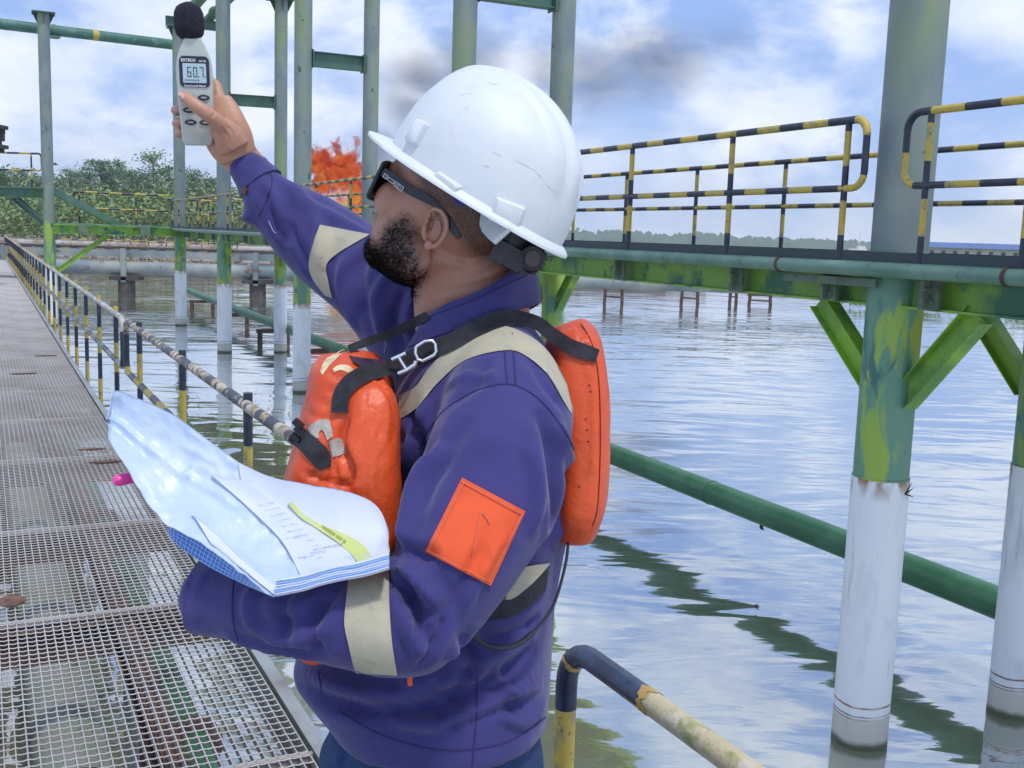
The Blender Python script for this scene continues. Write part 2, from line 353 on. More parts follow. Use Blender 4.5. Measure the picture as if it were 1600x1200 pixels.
# far section: one closed hairpin from s=9.55 to 60
far = rail_thing('walkway_handrail', wp(9.6, RN, ZG-.1), 'long far length of yellow and black handrail beside the grating walkway on the left', group=group_r)
pts = [wp(60, RN, ZR)] + loop_end(9.5, 1, ZR, ZL) + [wp(60, RN, ZL)]
striped(pts[:1]+pts[1:8], RR, far, 'top_rail', .5, .2, mats=[mat('worn_white_rail', (.45,.44,.40), .6, col2=(.2,.2,.2), scale=5, thr=(.45,.65)), mat('worn_dark_rail', (.25,.25,.26), .6, col2=(.5,.46,.35), scale=6)])
striped(pts[7:], RR, far, 'low_rail', .4, .1, mats=[BLK, mat('worn_yellow_rail', (.38,.36,.28), .6, col2=(.25,.25,.22), scale=8)])
for s in list(np.arange(10.15, 60, 1.55)):
    striped([wp(s, RN+.012, ZG-.35), wp(s, RN+.012, ZR+.06)], PR, far, 'post', .27, .1)
near = rail_thing('walkway_handrail', wp(6, RN, ZG-.1), 'worn cream handrail running from the gap to behind the man', group=group_r)
top = [wp(3.35, RN, ZR)] + loop_end(9.3, -1, ZR, ZL)
MB().tube([wp(3.9, RN, ZR)]+loop_end(3.15, 1, ZR, ZL)+[wp(3.3, RN, ZL)], RR+.001, 14).obj('rail_end', BLK, near)
striped([wp(3.9, RN, ZR)]+top[1:8], RR, near, 'top_rail', .33, .05, mats=[WORN, BLKW])
striped(top[7:]+[wp(3.3, RN, ZL)], RR, near, 'low_rail', .3, 0)
for s in (4.80, 6.58, 8.55):
    striped([wp(s, RN+.012, ZG-.35), wp(s, RN+.012, ZR+.055)], PR, near, 'post', .27, .02)
# foreground section starting at the bend
FR_R = .0225
fr = rail_thing('walkway_handrail', wp(1.6, RN, ZG-.1), 'nearest handrail with a black bend and worn cream tube at the bottom edge', group=group_r)
lp = loop_end(1.80, -1, ZR-.025, ZL, .09)
FRC = mat('lichen_cream_paint', (.50,.44,.27), .6, col2=(.56,.52,.42), scale=16, thr=(.5,.6), col3=(.24,.28,.09), scale3=13, thr3=(.53,.64), bump=.35, bscale=170)
CHIP = mat('chipped_blue_black_paint', (.015,.022,.055), .22, col2=(.03,.05,.11), scale=6, thr=(.5,.6))
OCH = mat('ochre_primer', (.47,.30,.07), .6, col2=(.38,.24,.08), scale=40)
top = wp(1.50, RN, ZR-.025)
ep_ = lp[6]-up3*.05
MB().tube([top]+lp[:7]+[ep_], FR_R+.0004, 18).obj('bend', CHIP, fr)
MB().tube([top, wp(-1.5, RN, ZR-.025)], FR_R, 18).obj('top_rail', FRC, fr)
MB().tube([ep_]+lp[7:]+[wp(-1.5, RN, ZL)], FR_R, 18).obj('end_post', YEL, fr)
def chip(c, ax, r, seed, hw=.012):   # ragged band where the top coat has chipped away
    mb = MB(); ax = np.array(ax)/np.linalg.norm(ax); a = np.cross(ax, (0,.3,1)); a /= np.linalg.norm(a); b_ = np.cross(ax, a); n = 48; vs = []
    for k in range(n):
        an = 2*math.pi*k/n; o1 = hw*(.7+1.5*noise.noise(Vector((math.cos(an)*1.9, math.sin(an)*1.9, seed)))); o2 = hw*(.7+1.5*noise.noise(Vector((math.cos(an)*2.3, math.sin(an)*2.3, seed+7))))
        e = (a*math.cos(an)+b_*math.sin(an))*r; vs += [c+e-ax*max(o1, 0.001), c+e+ax*max(o2, 0.001)]
    mb.add(vs, [(2*k, 2*((k+1)%n), 2*((k+1)%n)+1, 2*k+1) for k in range(n)]); return mb
chip(top, wd_, FR_R+.0012, 1.3, .016).obj('chipped_band', OCH, fr)
chip(lp[3], lp[4]-lp[2], FR_R+.0012, 4.3, .011).obj('chipped_band', OCH, fr)
for s in (.2, -1.2): striped([wp(s, RN+.012, ZG-.35), wp(s, RN+.012, ZR)], PR, fr, 'post', .27, .02)

# ---------------------------------------------------------------- pillars of the pipe rack
ru = V3(.43, -.903, 0); ru /= np.linalg.norm(ru); rn = V3(.903, .43, 0)/np.linalg.norm([.903,.43])
def on(x, y): return onz(x, y, 0)
PA, PB, PD, PH = on(283,508), on(351,550), on(471,612), on(1342,1155)
QC, QI = on(438,550), on(1577,1112)
PF = PH+(PD-PH)*.5+V3(.17,0,0); QG = PF+rn*1.25+V3(.05,0,0); QE = PD+rn*1.27; QA = PA+rn*1.25
P0 = at(78, 400, 30.5); P0[2] = 0
pil = [('A', PA, 8.75, 'slender green pillar behind the sound meter, second from the left'),
       ('B', PB, 9.6, 'green and white pillar rising behind the raised hand'),
       ('C', QC, 8.35, 'green and white pillar with a flared top plate, right of the raised hand'),
       ('D', PD, 9.6, 'green and white pillar standing left of the orange flames'),
       ('E', QE, 9.6, 'grey green pillar standing right of the orange flames'),
       ('F', PF, 6.4, 'grey green pillar rising directly above the front of the white helmet'),
       ('G', QG, 6.4, 'grey green pillar rising above the back of the white helmet'),
       ('H', PH, 6.4, 'largest green and white pillar at the right, nearest the camera'),
       ('I', QI, 6.4, 'white based pillar cut off by the right picture edge'),
       ('P', P0, 8.75, 'far left green pillar carrying the high pipe')]
pr = {'A': .172, 'B': .172, 'C': .158, 'D': .165, 'E': .150, 'F': .150, 'G': .150, 'H': .166, 'I': .140, 'P': .165}
things_p = {}
for k, p, h, lab in pil:
    t_ = thing('steel_pillar', (p[0], p[1], 0), lab, 'pillar', 'steel pillars standing in the pond'); things_p[k] = t_
    r = pr[k]
    mb = MB().tube([p+V3(0,0,-.4), p+V3(0,0,1.665), p+V3(0,0,1.67), p+V3(0,0,h)], [r, r, r-.006, r-.006], 40); mb.obj('shaft', PIL, t_)
    if k in 'ACP':
        mb = MB().box(p+V3(0,0,h+.015), (ru*.3, rn*.3, up3*.015))
        for a in (0, 1, 2, 3):
            d = [ru, rn, -ru, -rn][a]; mb.add([p+V3(0,0,h)+d*r*.9, p+V3(0,0,h)+d*.29, p+V3(0,0,h-.3)+d*r*.9], [(0,1,2),(2,1,0)])
        mb.obj('cap_plate', GRNT, t_, False)
# brackets (diagonal braces) fixed to the pillars
def brace(k, p, d, drop, run, m=LIME):
    a = p+V3(0,0,2.64-drop)+d*pr[k]*.8; b_ = p+V3(0,0,2.67)+d*run
    MB().ibeam(a, b_, .10, .14, .009).obj('brace', m, things_p[k], False)
brace('H', PH, ru, .50, .60); brace('H', PH, -ru, .42, .62)
brace('I', QI, -ru, .50, .60); brace('I', QI, ru, .50, .60)
for k, p in (('F', PF), ('G', QG), ('D', PD), ('E', QE), ('B', PB), ('C', QC)):
    brace(k, p, ru, .5, .6); brace(k, p, -ru, .5, .6)
dP = (PA-P0)*V3(1,1,0); dP /= np.linalg.norm(dP); brace('P', P0, dP, 1.1, 1.6); brace('A', PA, ru, .5, .6)
# cross beams between the pairs
def xbeam(a, b_, z, lab, h=.26, w=.16, m=GRNT):
    t_ = thing('cross_beam', ((a+b_)/2)[:2].tolist()+[z-h/2], lab, 'beam', 'horizontal beams between the pillars')
    d = (b_-a)/np.linalg.norm(b_-a)
    MB().ibeam(a+d*.14+V3(0,0,z), b_-d*.14+V3(0,0,z), w, h, .014).obj('beam', m, t_, False)
    mb = MB()
    for q, s in ((a+d*.16, 1), (b_-d*.16, -1)): mb.box(q+V3(0,0,z), (d*.008, np.cross(d, up3)*.12, up3*(h/2+.03)))
    mb.obj('end_plate', m, t_, False); return t_
xbeam(PB, QC, 5.98, 'short horizontal beam right of the raised hand')
xbeam(PD, QE, 6.05, 'short horizontal beam above the orange flames')
xbeam(PF, QG, 5.88, 'short horizontal beam at the top edge above the helmet')
t_ = thing('cap_beam', (PB+QC)[:2].tolist()[0:0]+[QC[0], QC[1], 8.3], 'wide green cap beam at the top edge on the flared pillar', 'beam', 'horizontal beams between the pillars')
MB().ibeam(PB+rn*.2+V3(0,0,8.52), QC+rn*.35+V3(0,0,8.52), .2, .28, .016).obj('beam', GRNT, t_, False)
t_ = thing('cap_beam', (PA[0], PA[1], 8.8), 'green cap beam on the pillar behind the sound meter', 'beam', 'horizontal beams between the pillars')
MB().ibeam(PA-rn*.35+V3(0,0,8.92), PA+rn*1.4+V3(0,0,8.92), .2, .26, .016).obj('beam', GRNT, t_, False)
MB().beam(PA+rn*1.3+V3(0,0,8.5), PA+rn*1.3+V3(0,0,8.78), .16, .16, up=(0,1,0)).obj('stub', GRNT, t_, False)
# high pipes
hp = thing('high_pipe', (P0[0], P0[1], 8.8), 'high green pipe with a yellow band crossing the top left of the sky', 'pipe')
d1 = (PA-P0)*V3(1,1,0); d1 /= np.linalg.norm(d1); zc_ = 9.05
a_ = at(-60, 30, 29.5); b_ = at(272, 70, np.linalg.norm(PA[:2])*.985); 
MB().tube([a_, b_], .155, 20).obj('barrel', mat('sea_green_pipe_paint', (.04,.13,.10), .45, col2=(.07,.18,.15), scale=1.2, col3=(.12,.22,.22), scale3=4, thr3=(.55,.62)), hp)
c_ = a_+(b_-a_)*.60; dd = (b_-a_)/np.linalg.norm(b_-a_); MB().tube([c_-dd*.09, c_+dd*.09], .159, 20).obj('yellow_band', YEL, hp)
q_ = a_+(b_-a_)*((75+60)/332.); mb = MB(); mb.box(q_-up3*.19, (dd*.14, np.cross(dd, up3)*.14, up3*.03)); mb.tube([q_-dd*.04, q_+dd*.04], .172, 20); mb.obj('pipe_shoe', GRNT, hp, False)
for off, r, z, lab in ((.30, .15, 9.22, 'upper of two green pipes running overhead toward the top edge'), (.95, .13, 9.18, 'lower slimmer green pipe running overhead toward the top edge')):
    a_ = PA+rn*off+V3(0,0,z); t_ = thing('overhead_pipe', a_-V3(0,0,r), lab, 'pipe', 'green pipes laid along the rack top')
    MB().tube([a_-ru*.8, a_+ru*12], r, 18).obj('barrel', GRNT, t_)
    for s in (.6, 5, 9): MB().tube([a_+ru*s, a_+ru*(s+.08)], r+.05, 18).obj('flange', GRNT, t_)
# ---------------------------------------------------------------- elevated walkway along the row
def rp(s, n, z): return PH*V3(1,1,0) + ru*s + rn*n + V3(0,0,z)     # s grows towards the camera, s=0 at the big pillar
SA = -(np.linalg.norm((PA-PH)[:2]))
ZD = 2.955
ew = thing('elevated_walkway', rp(-8, .6, 2.6), 'green elevated walkway on the pillars with bolted beam along its side', 'walkway')
for n, nm in ((-.02, 'side_beam'), (1.28, 'side_beam')):
    MB().ibeam(rp(SA-.3, n, 2.79), rp(2.6, n, 2.79), .14, .24, .014).obj(nm, GRN, ew, False)
MB().box((rp(SA-.3, .66, ZD-.03)+rp(2.6, .66, ZD-.03))/2, (ru*(2.9-SA)/2, rn*.86, up3*.018)).obj('deck', DKG, ew, False)
for n in (-.235, 1.53): MB().box((rp(SA-.3, n, ZD-.002)+rp(2.6, n, ZD-.002))/2, (ru*(2.9-SA)/2, rn*.006, up3*.03)).obj('toe_board', DKG, ew, False)
for s in np.arange(SA, 2.6, 2.4): MB().ibeam(rp(s, .06, 2.80), rp(s, 1.2, 2.80), .1, .18, .01).obj('joist', GRNT, ew, False)
def bolt_plate(s, n0=-.115):
    mb = MB(); c = rp(s, n0, 2.79)
    mb.box(c, (ru*.07, rn*.012, up3*.115)); mb.box(c-rn*.03, (ru*.012, rn*.03, up3*.10)); mb.box(c-rn*.03+up3*.0, (ru*.03, rn*.032, up3*.006))
    for i in (-1, 1):
        for j in (-1, 1): mb.tube([c+ru*.04*i+up3*.07*j-rn*.01, c+ru*.04*i+up3*.07*j-rn*.032], .011, 6)
    return mb
for s in [-.43, -1.35, -2.9, .36, 1.7, -4.6, -6.4, -8.2] + list(np.arange(-10.2, SA+.5, -2.0)): bolt_plate(s).obj('bolted_plate', GRYG, ew, False)
dp = thing('deck_edge_pipe', rp(-8, -.25, 2.84), 'long pale green pipe running along the elevated walkway edge', 'pipe')
MB().tube([rp(SA-.2, -.245, 2.885), rp(2.7, -.245, 2.885)], .043, 16).obj('barrel', PALE, dp)
for s in (-.75, .95, -5, -9): MB().tube([rp(s, -.245, 2.885), rp(s+.02, -.245, 2.885)], .05, 16).obj('weld_band', RUST, dp)
fb = thing('flat_bar', rp(-.5, -.22, 2.8), 'grey green flat bar bracket beside the big pillar under the pipe', 'bracket')
mb = MB().box(rp(-.36, -.20, 2.805), (ru*.40, rn*.004, up3*.024)); mb.box(rp(-.36, -.16, 2.825), (ru*.40, rn*.04, up3*.003)); mb.obj('bar', GRYG, fb, False)
# handrails on it
def rail(name, s0, s1, n, zb, h, loops, lab, spacing, r=.023, st=.22, s_list=None, P=rp, grp='yellow and black handrails on the elevated walkway', zslope=0):
    t_ = thing(name, P((s0+s1)/2, n, zb), lab, 'handrail', grp)
    zt = zb+h; zl = zb+h*.50; rd = .09
    def lp_(s, sg):
        d = (P(s+sg, n, 0)-P(s, n, 0)); c1 = P(s, n, zt-rd)-d*0+d*rd; c2 = P(s, n, zl+rd)+d*rd
        return arc(c1, up3, -d, rd, 0, math.pi/2, 6)+arc(c2, -d, -up3, rd, 0, math.pi/2, 6)
    lo, hi = min(s0, s1), max(s0, s1)
    L = lp_(lo, 1) if loops[0] else [P(lo, n, zt), P(lo, n, zl)]
    R_ = lp_(hi, -1) if loops[1] else [P(hi, n, zt), P(hi, n, zl)]
    half = len(L)//2; h2 = len(R_)//2
    striped(L[:half][::-1]+R_[:h2] if True else None, r, t_, 'top_rail', st)
    striped((L[half-1:] if loops[0] else L[half:])+(R_[h2-1:][::-1] if loops[1] else R_[h2:]), r*.9, t_, 'mid_rail', st, .1)
    for s in (s_list if s_list is not None else np.arange(lo+.15, hi, spacing)):
        striped([P(s, n, zb-.05), P(s, n, zt)], r*.85, t_, 'post', st*.9, .03)
    return t_
def s_at_px(x, n, z=ZD):        # position along the deck whose image column is x
    ss = np.linspace(SA, 3, 4000); px = np.array([pix(rp(s, n, z))[0] for s in ss]); return float(ss[np.argmin(abs(px-x))])
nN, nF = -.235, 1.53
rail('deck_handrail', SA+.2, s_at_px(1352, nN, 3.5), nN, ZD, .775, (0, 1), 'near handrail of the elevated walkway ending in a loop left of the big pillar', 1.9, s_list=[s_at_px(x, nN, 3.0) for x in (1312, 1136, 982)]+list(np.arange(s_at_px(982, nN, 3)-1.9, SA, -1.9)))
rail('deck_handrail', s_at_px(1414, nN, 3.5), 2.7, nN, ZD, .775, (1, 0), 'handrail beginning with a loop in front of the big pillar at the right', 1.5, r=.021, s_list=[s_at_px(1438, nN, 3.0), s_at_px(1598, nN, 3.0)])
rail('deck_handrail', SA+1.5, 2.7, nF, ZD, .775, (0, 0), 'far handrail of the elevated walkway behind the big pillar', 1.9, s_list=[s_at_px(x, nF, 3.0) for x in (1220, 1084, 975, 895, 1392)]+list(np.arange(s_at_px(895, nF, 3)-1.9, SA+1.5, -1.9)))
# link deck from the row to the far left pillar, with its railing and the stair
ld = thing('link_walkway', (P0+PA)/2*V3(1,1,0)+V3(0,0,2.7), 'green link walkway between the two leftmost pillars', 'walkway')
LL = np.linalg.norm((PA-P0)[:2]); ldn = V3(-dP[1], dP[0], 0)
def lp2(s, n, z): return P0*V3(1,1,0)+dP*s+ldn*n+V3(0,0,z)
MB().ibeam(lp2(.1, -.12, 2.80), lp2(LL+.2, -.12, 2.80), .3, .26, .02).obj('side_beam', GRN, ld, False)
MB().box((lp2(.1, .5, ZD)+lp2(LL, .5, ZD))/2, (dP*LL/2, ldn*.7, up3*.02)).obj('deck', PALE, ld, False)
for s in (.9, 2.6, 4.2): 
    mb = MB().box(lp2(s, -.28, 2.8), (dP*.14, ldn*.02, up3*.12)); mb.obj('bolted_plate', GRYG, ld, False)
rail('link_handrail', .7, LL-.2, 1.1, ZD, .95, (1, 0), 'handrail with tall black and yellow posts in front of the left trees', 1.6, r=.03, P=lp2, st=.35)
rail('link_handrail', 3.8, LL+3.5, 1.9, ZD, .95, (1, 0), 'second handrail just behind the pillar under the meter', .75, r=.026, P=lp2, st=.35)
rail('link_handrail', 3.6, LL+4.5, 3.4, ZD, .90, (0, 0), 'third handrail farthest back behind the pillar under the meter', .8, r=.024, P=lp2, st=.35)
hl = thing('upper_walkway', P0*V3(1,1,0)+V3(-1.5,0,3.6), 'green upper walkway entering from the left picture edge', 'walkway')
def hp2(s, n, z): return P0*V3(1,1,0)-V3(1,-.06,0)*s+V3(0,1,0)*n+V3(0,0,z)
MB().ibeam(hp2(.05, -.1, 3.79), hp2(5, -.1, 3.79), .3, .28, .02).obj('side_beam', GRNT, hl, False)
MB().box((hp2(0, .5, 3.94)+hp2(5, .5, 3.94))/2, (V3(2.5,0,0), V3(0,.6,0), up3*.02)).obj('deck', PALE, hl, False)
MB().ibeam(hp2(.15, -.02, 2.95), hp2(1.0, -.02, 3.66), .16, .16, .015).obj('brace', GRNT, hl, False)
rail('upper_handrail', .15, 5, -.05, 3.95, .95, (1, 0), 'handrail on the upper walkway at the left picture edge', 1.8, r=.028, P=hp2, st=.35, s_list=[.45, 2.6, 4.4])
st_ = thing('stair', lp2(1.2, .5, ZD), 'short green stair dropping from the far left pillar to the lower walkway', 'stair')
for n in (.15, .95): MB().beam(lp2(.1, n, 3.9), lp2(1.9, n, ZD+.02), .05, .2, up=(0,1,0) if False else (0,0,1)).obj('stringer', GRNT, st_, False)
for k in range(5): MB().box(lp2(.35+.33*k, .55, 3.72-.16*k), (dP*.12, ldn*.38, up3*.012)).obj('step', GRNT, st_, False)

# ---------------------------------------------------------------- diagonal green pipe over the water
gp = thing('green_pipe', onz(1000, 725, .54)-V3(0,0,.12), 'long green pipe crossing low over the water behind the man', 'pipe')
g0 = onz(400, 495, .54); g1 = onz(1450, 900, .54); gd = (g1-g0)/np.linalg.norm(g1-g0)
ge = g0-gd*14
MB().tube([ge, g1+gd*5], .118, 28).obj('barrel', PGRN, gp)
for s in (8.5, 17.0, 21.4, 27): MB().tube([g0+gd*s, g0+gd*(s+.02)], .123, 28).obj('weld_band', GRNT, gp)
TWG = mat('dry_twig', (.05,.035,.03), .9)
for s, kk, lab in ((-9, 0, 'farthest pipe trestle under the start of the green pipe'), (-3.0, 1, 'dark pipe trestle left of the slender pillar base'), (2.2, 2, 'dark pipe trestle under the green pipe between the left pillars'), (7.0, 3, 'nearest dark pipe trestle under the green pipe')):
    c = g0+gd*s; sd2 = V3(-gd[1], gd[0], 0); t_ = thing('pipe_trestle', c*V3(1,1,0), lab, 'support', 'low trestles under the green pipe')
    MB().beam(c-sd2*.45-up3*.19, c+sd2*.45-up3*.19, .12, .1).obj('cross_bar', RUST, t_, False)
    for q in (-.36, .36): MB().beam(c+sd2*q-up3*.24, c+sd2*q-up3*.9, .11, .11, up=(0,1,0)).obj('leg', RUST, t_, False)

_q = at(1414, 772, 5.75)
for k, (dx, dy, dz) in enumerate(((.05,-.02,.05),(.07,0,-.02),(.03,-.03,.09))): MB().tube([_q, _q+V3(dx,dy,dz)*.4, _q+V3(dx*.7,dy,dz*.8)], [.005,.004,.001], 6).obj('dry_twig', TWG, things_p['H'])
_q = g0+gd*22.2-up3*.12; MB().tube([_q+up3*.02, _q-up3*.03, _q-up3*.05+V3(.02,0,0)], [.02,.018,.006], 8).obj('barnacle_clump', TWG, gp)
# ---------------------------------------------------------------- big weathered pipeline on supports
YB = 47.
def bp(x, z, dy=0): return V3(x, YB+.10*(x+10)+dy, z)
bl = thing('big_pipeline', bp(-8, .85), 'big weathered blue grey pipeline on dark supports across the pond', 'pipeline')
MB().tube([bp(-30, 1.1), bp(-19.6, 1.1), bp(16, 1.05)], .30, 24).obj('barrel', BLUP, bl)
mb = MB(); mb.box((bp(-30, 1.72, .3)+bp(2, 1.72, .3))/2, (V3(16, 1.6, 0), V3(0,.25,0), V3(0,0,.16))); mb.obj('upper_duct', BLUP, bl, False)
mb = MB(); mb.box((bp(-30, 1.96, .6)+bp(2, 1.96, .6))/2, (V3(16, 1.6, 0), V3(0,.5,0), V3(0,0,.05))); mb.obj('dark_cover', DARK, bl, False)
for x in np.arange(-28, 16, 5.4): MB().tube([bp(x, 1.1), bp(x+.12, 1.1)], .35, 24).obj('flange', BLUP, bl)
for x in (-27, -22, -17.0, -11.4, -6.2, 0):
    mb = MB().beam(bp(x, .5, -.34), bp(x, 1.95, -.34), .22, .12, up=(0,1,0)); mb.obj('upright', BLUP, bl, False)
    mb = MB().tube([bp(x, -.4), bp(x, .6)], .36, 16); mb.box(bp(x, .66), (V3(.62,0,0), V3(0,.4,0), V3(0,0,.08))); mb.obj('pier', DARK, bl, False)
# flow lines on the mud flat
FLM = [mat('flow_line_'+'abc'[i], c, .8, col2=c2, scale=.6, thr=(.4,.6)) for i, (c, c2) in enumerate((((.30,.26,.24), (.13,.09,.07)), ((.42,.40,.39), (.20,.15,.13)), ((.16,.11,.09), (.28,.24,.22))))]
for k in range(17):
    y = 66+k*k*.42+k*2.6; z = .55+.13*(k % 3)+.028*k; x0 = -95+rng.rand()*10-k*6; x1 = 9+rng.rand()*4+k*.5
    lab = ['pale grey', 'rust streaked', 'dark brown'][k % 3]+' flow line lying on the mud flat, '+['nearest', 'second', 'third', 'fourth', 'fifth', 'sixth', 'seventh', 'eighth', 'ninth', 'tenth', 'eleventh', 'twelfth', 'thirteenth', 'fourteenth', 'fifteenth', 'sixteenth', 'farthest'][k]+' from the water'
    mb = MB(); pts = [V3(x, y+.05*(x+40)+.8*noise.noise(Vector((x*.07, k*3, 0))), z+.08*noise.noise(Vector((x*.2, k, 5)))) for x in np.linspace(x0, x1, 26)]
    mb.tube(pts, .16+.06*(k % 4), 10); tag(mb.obj('flow_line', FLM[k % 3]), lab, 'pipeline', 'flow lines on the mud flat')
dbm = mat('debris', (.27,.23,.21), .95, col2=(.11,.08,.07), scale=.9, col3=(.5,.48,.47), scale3=2, thr3=(.6,.66))
mb = MB()
for k in range(900):
    y = 64+abs(rng.randn())*26; x = rng.uniform(-60, 4); a = rng.rand()*3.14; l_ = rng.uniform(.2, 1.3); d = V3(math.cos(a)*2, math.sin(a), 0); d /= np.linalg.norm(d)
    mb.beam(V3(x, y, .5+rng.rand()*.3+.004*(y-64))-d*l_/2, V3(x, y, .55+rng.rand()*.5+.004*(y-64))+d*l_/2, rng.uniform(.05, .4), rng.uniform(.04, .16))
tag(mb.obj('scrap_debris', dbm, None, False), 'brown and grey scrap and driftwood strewn over the mud flat', 'debris', kind='stuff')
# guard rail cage on the mud flat
cg = thing('guard_rail_cage', (-26, 62, .6), 'small far yellow and black railing cage on the mud flat', 'railing')
for j in range(4):
    for z in (1.5, 2.0, 2.5) if j < 3 else (1.5,): striped([V3(-27.5+j*1.1, 63+j*1.2, z), V3(-17.6+j*.3, 64+j*1.2, z)], .03, cg, 'rail', .5, j*.2, 8)
    for x in np.arange(-27.5+j*1.1, -17.6+j*.3, 1.1): striped([V3(x, 63+j*1.2+.1*(x+27)*.5, .4), V3(x, 63+j*1.2+.1*(x+27)*.5, 2.5)], .03, cg, 'post', .45, j*.17, 6)
# small frames standing in the water on the right
for i, (x, y, wpx, lab) in enumerate(((958, 474, 28, 'rusty frame standing in the far water, leftmost of four'), (1077, 476, 26, 'rusty frame in the far water, second of four'), (1145, 474, 10, 'narrow rusty post frame in the far water, third of four'), (1187, 477, 34, 'low rusty frame in the far water, rightmost of four'))):
    p = onz(x, y, 0); sc = p[1]/F; hw = wpx*sc/2; hh = 24*sc if i < 3 else 17*sc; t_ = thing('water_frame', p, lab, 'frame', 'rusty frames standing in the far water')
    for q in (-1, 1): MB().beam(p+V3(hw*q, 0, -.2), p+V3(hw*q*.92, 0, hh), .14, .14, up=(0,1,0)).obj('leg', RUST, t_, False)
    MB().beam(p+V3(-hw*1.15, 0, hh), p+V3(hw*1.15, 0, hh+.03), .2, .2).obj('cross_bar', RUST, t_, False)
    MB().beam(p+V3(-hw, 0, hh*.45), p+V3(hw, 0, hh*.4), .08, .08).obj('tie_bar', RUST, t_, False)
# dark platform tip at the left picture edge
tp = thing('platform_tip', at(-30, 225, 26), 'dark weathered block on a mast at the left picture edge', 'platform')
c = at(-27, 214, 26); mb = MB()
for k in range(7):
    mb.box(c+V3(-.25+.07*rng.randn(), 0, -.30+k*.095), (V3(.60+.05*rng.randn(), 0, 0), V3(0,.45,0), V3(0,0,.045)))
mb.obj('block', DARK, tp, False); MB().tube([c+V3(.25,-.3,.3), c+V3(.25,-.3,.75)], .012, 6).obj('rod', RUST, tp)
MB().tube([V3(c[0]-.6, c[1], -.3), c+V3(-.6,0,-.3)], .12, 12).obj('mast', RUST, tp)

# ---------------------------------------------------------------- trees
LEAF = [mat('leaf_'+'abc'[i], c, .6, col2=c2, scale=.5, thr=(.4,.62)) for i, (c, c2) in enumerate((((.12,.21,.09), (.19,.29,.13)), ((.105,.19,.10), (.165,.255,.14)), ((.17,.25,.08), (.22,.30,.10))))]
BARK = mat('bark', (.12,.10,.08), .9, col2=(.2,.18,.15), scale=3)
def tree_proto(seed, h, spread, nclump, density, leafm):
    r_ = np.random.RandomState(seed); crown = MB(); trunk = MB()
    top = V3(r_.randn()*.3, r_.randn()*.3, h*.93)
    trunk.tube([V3(0,0,-.5), V3(.1*h*.1,0,h*.35), top*V3(.5,.5,.7), top], [.022*h, .017*h, .010*h, .003*h], 8)
    for k in range(nclump):
        u_ = r_.rand()**.8; zc2 = h*(.30+.68*u_); rad = spread*(.35+.65*math.sin(math.pi*(.12+.80*u_)))
        a = r_.rand()*6.283; rr = rad*math.sqrt(r_.rand()); c = V3(math.cos(a)*rr, math.sin(a)*rr, zc2)
        if k % 2 == 0: trunk.tube([top*V3(.5,.5,(zc2-.12*h)/top[2]), c*V3(.6,.6,1)-V3(0,0,.04*h), c], [.007*h, .004*h, .0018*h], 5)
        cr = h*.045*(.6+r_.rand())*(1.25-.5*u_)
        nl = int(density*(.7+.6*r_.rand()))
        P_ = r_.randn(nl, 3)*[cr, cr, cr*.62]+c; nrm = r_.randn(nl, 3)*.7+[0, 0, .8]; sz = h*.0085*(.6+.9*r_.rand(nl))
        for p, q, s_ in zip(P_, nrm, sz):
            q = q/np.linalg.norm(q); a1 = np.cross(q, r_.randn(3)); a1 /= np.linalg.norm(a1); b1 = np.cross(q, a1)
            crown.add([p-a1*s_*1.6, p-b1*s_*.8, p+a1*s_*1.6, p+b1*s_*.8], [(0,1,2,3)])
    return trunk, crown, leafm
protos = []
tree_specs = [ # px, base px y, depth, height m (derived from picture), kind, label
 (22, 262, 150, 0, 'sparse tree top cut by the left picture edge'), (58, 275, 165, 1, 'low bushy tree left of the far left pillar'),
 (108, 262, 160, 2, 'leaning open topped tree just right of the far left pillar'), (135, 268, 170, 0, 'rounded tree between the far left pillar and the tall trees'),
 (163, 252, 158, 1, 'dense mid height tree in the centre of the left wood'), (190, 262, 168, 0, 'bushy tree in the left wood, before the tallest one'),
 (217, 270, 150, 1, 'dark dense tree left of the tallest feathery tree'), (240, 234, 155, 2, 'tallest feathery open crowned tree of the left wood'),
 (268, 262, 170, 0, 'tree partly hidden by the pillar below the meter'), (300, 262, 150, 2, 'open crowned tree right of the meter pillar'),
 (322, 280, 165, 1, 'small tree at the right end of the left wood'), (345, 290, 175, 0, 'last low tree behind the sleeve cuff'),
 (398, 300, 190, 1, 'low far tree behind the raised sleeve'), (-15, 268, 150, 1, 'bushy tree mostly outside the left edge')]
for i, (x, ty, D, kind, lab) in enumerate(tree_specs):
    top_ = at(x, ty, D); z0 = .9; h = top_[2]-z0
    key = kind
    if len(protos) <= 2 and not any(p[0] == key for p in protos):
        tr, cr, lm = tree_proto(11+kind*7, 10., (3.0, 3.6, 2.5)[kind], (60, 80, 46)[kind], (62, 70, 46)[kind], LEAF[kind % 2])
        root = thing('mangrove_tree', (0,0,0), lab, 'tree', 'trees of the wood on the left bank')
        tr.obj('trunk', BARK, root); cr.obj('crown', lm, root, False); protos.append((key, root)); r = root
    else:
        src = [p[1] for p in protos if p[0] == key][0]; r = dup(src); r['label'] = lab
    r.location = (float(top_[0]), float(top_[1]), z0); s_ = h/9.9; r.scale = (s_*1.15, s_*1.15, s_); r.rotation_euler = (0, 0, i*1.9)
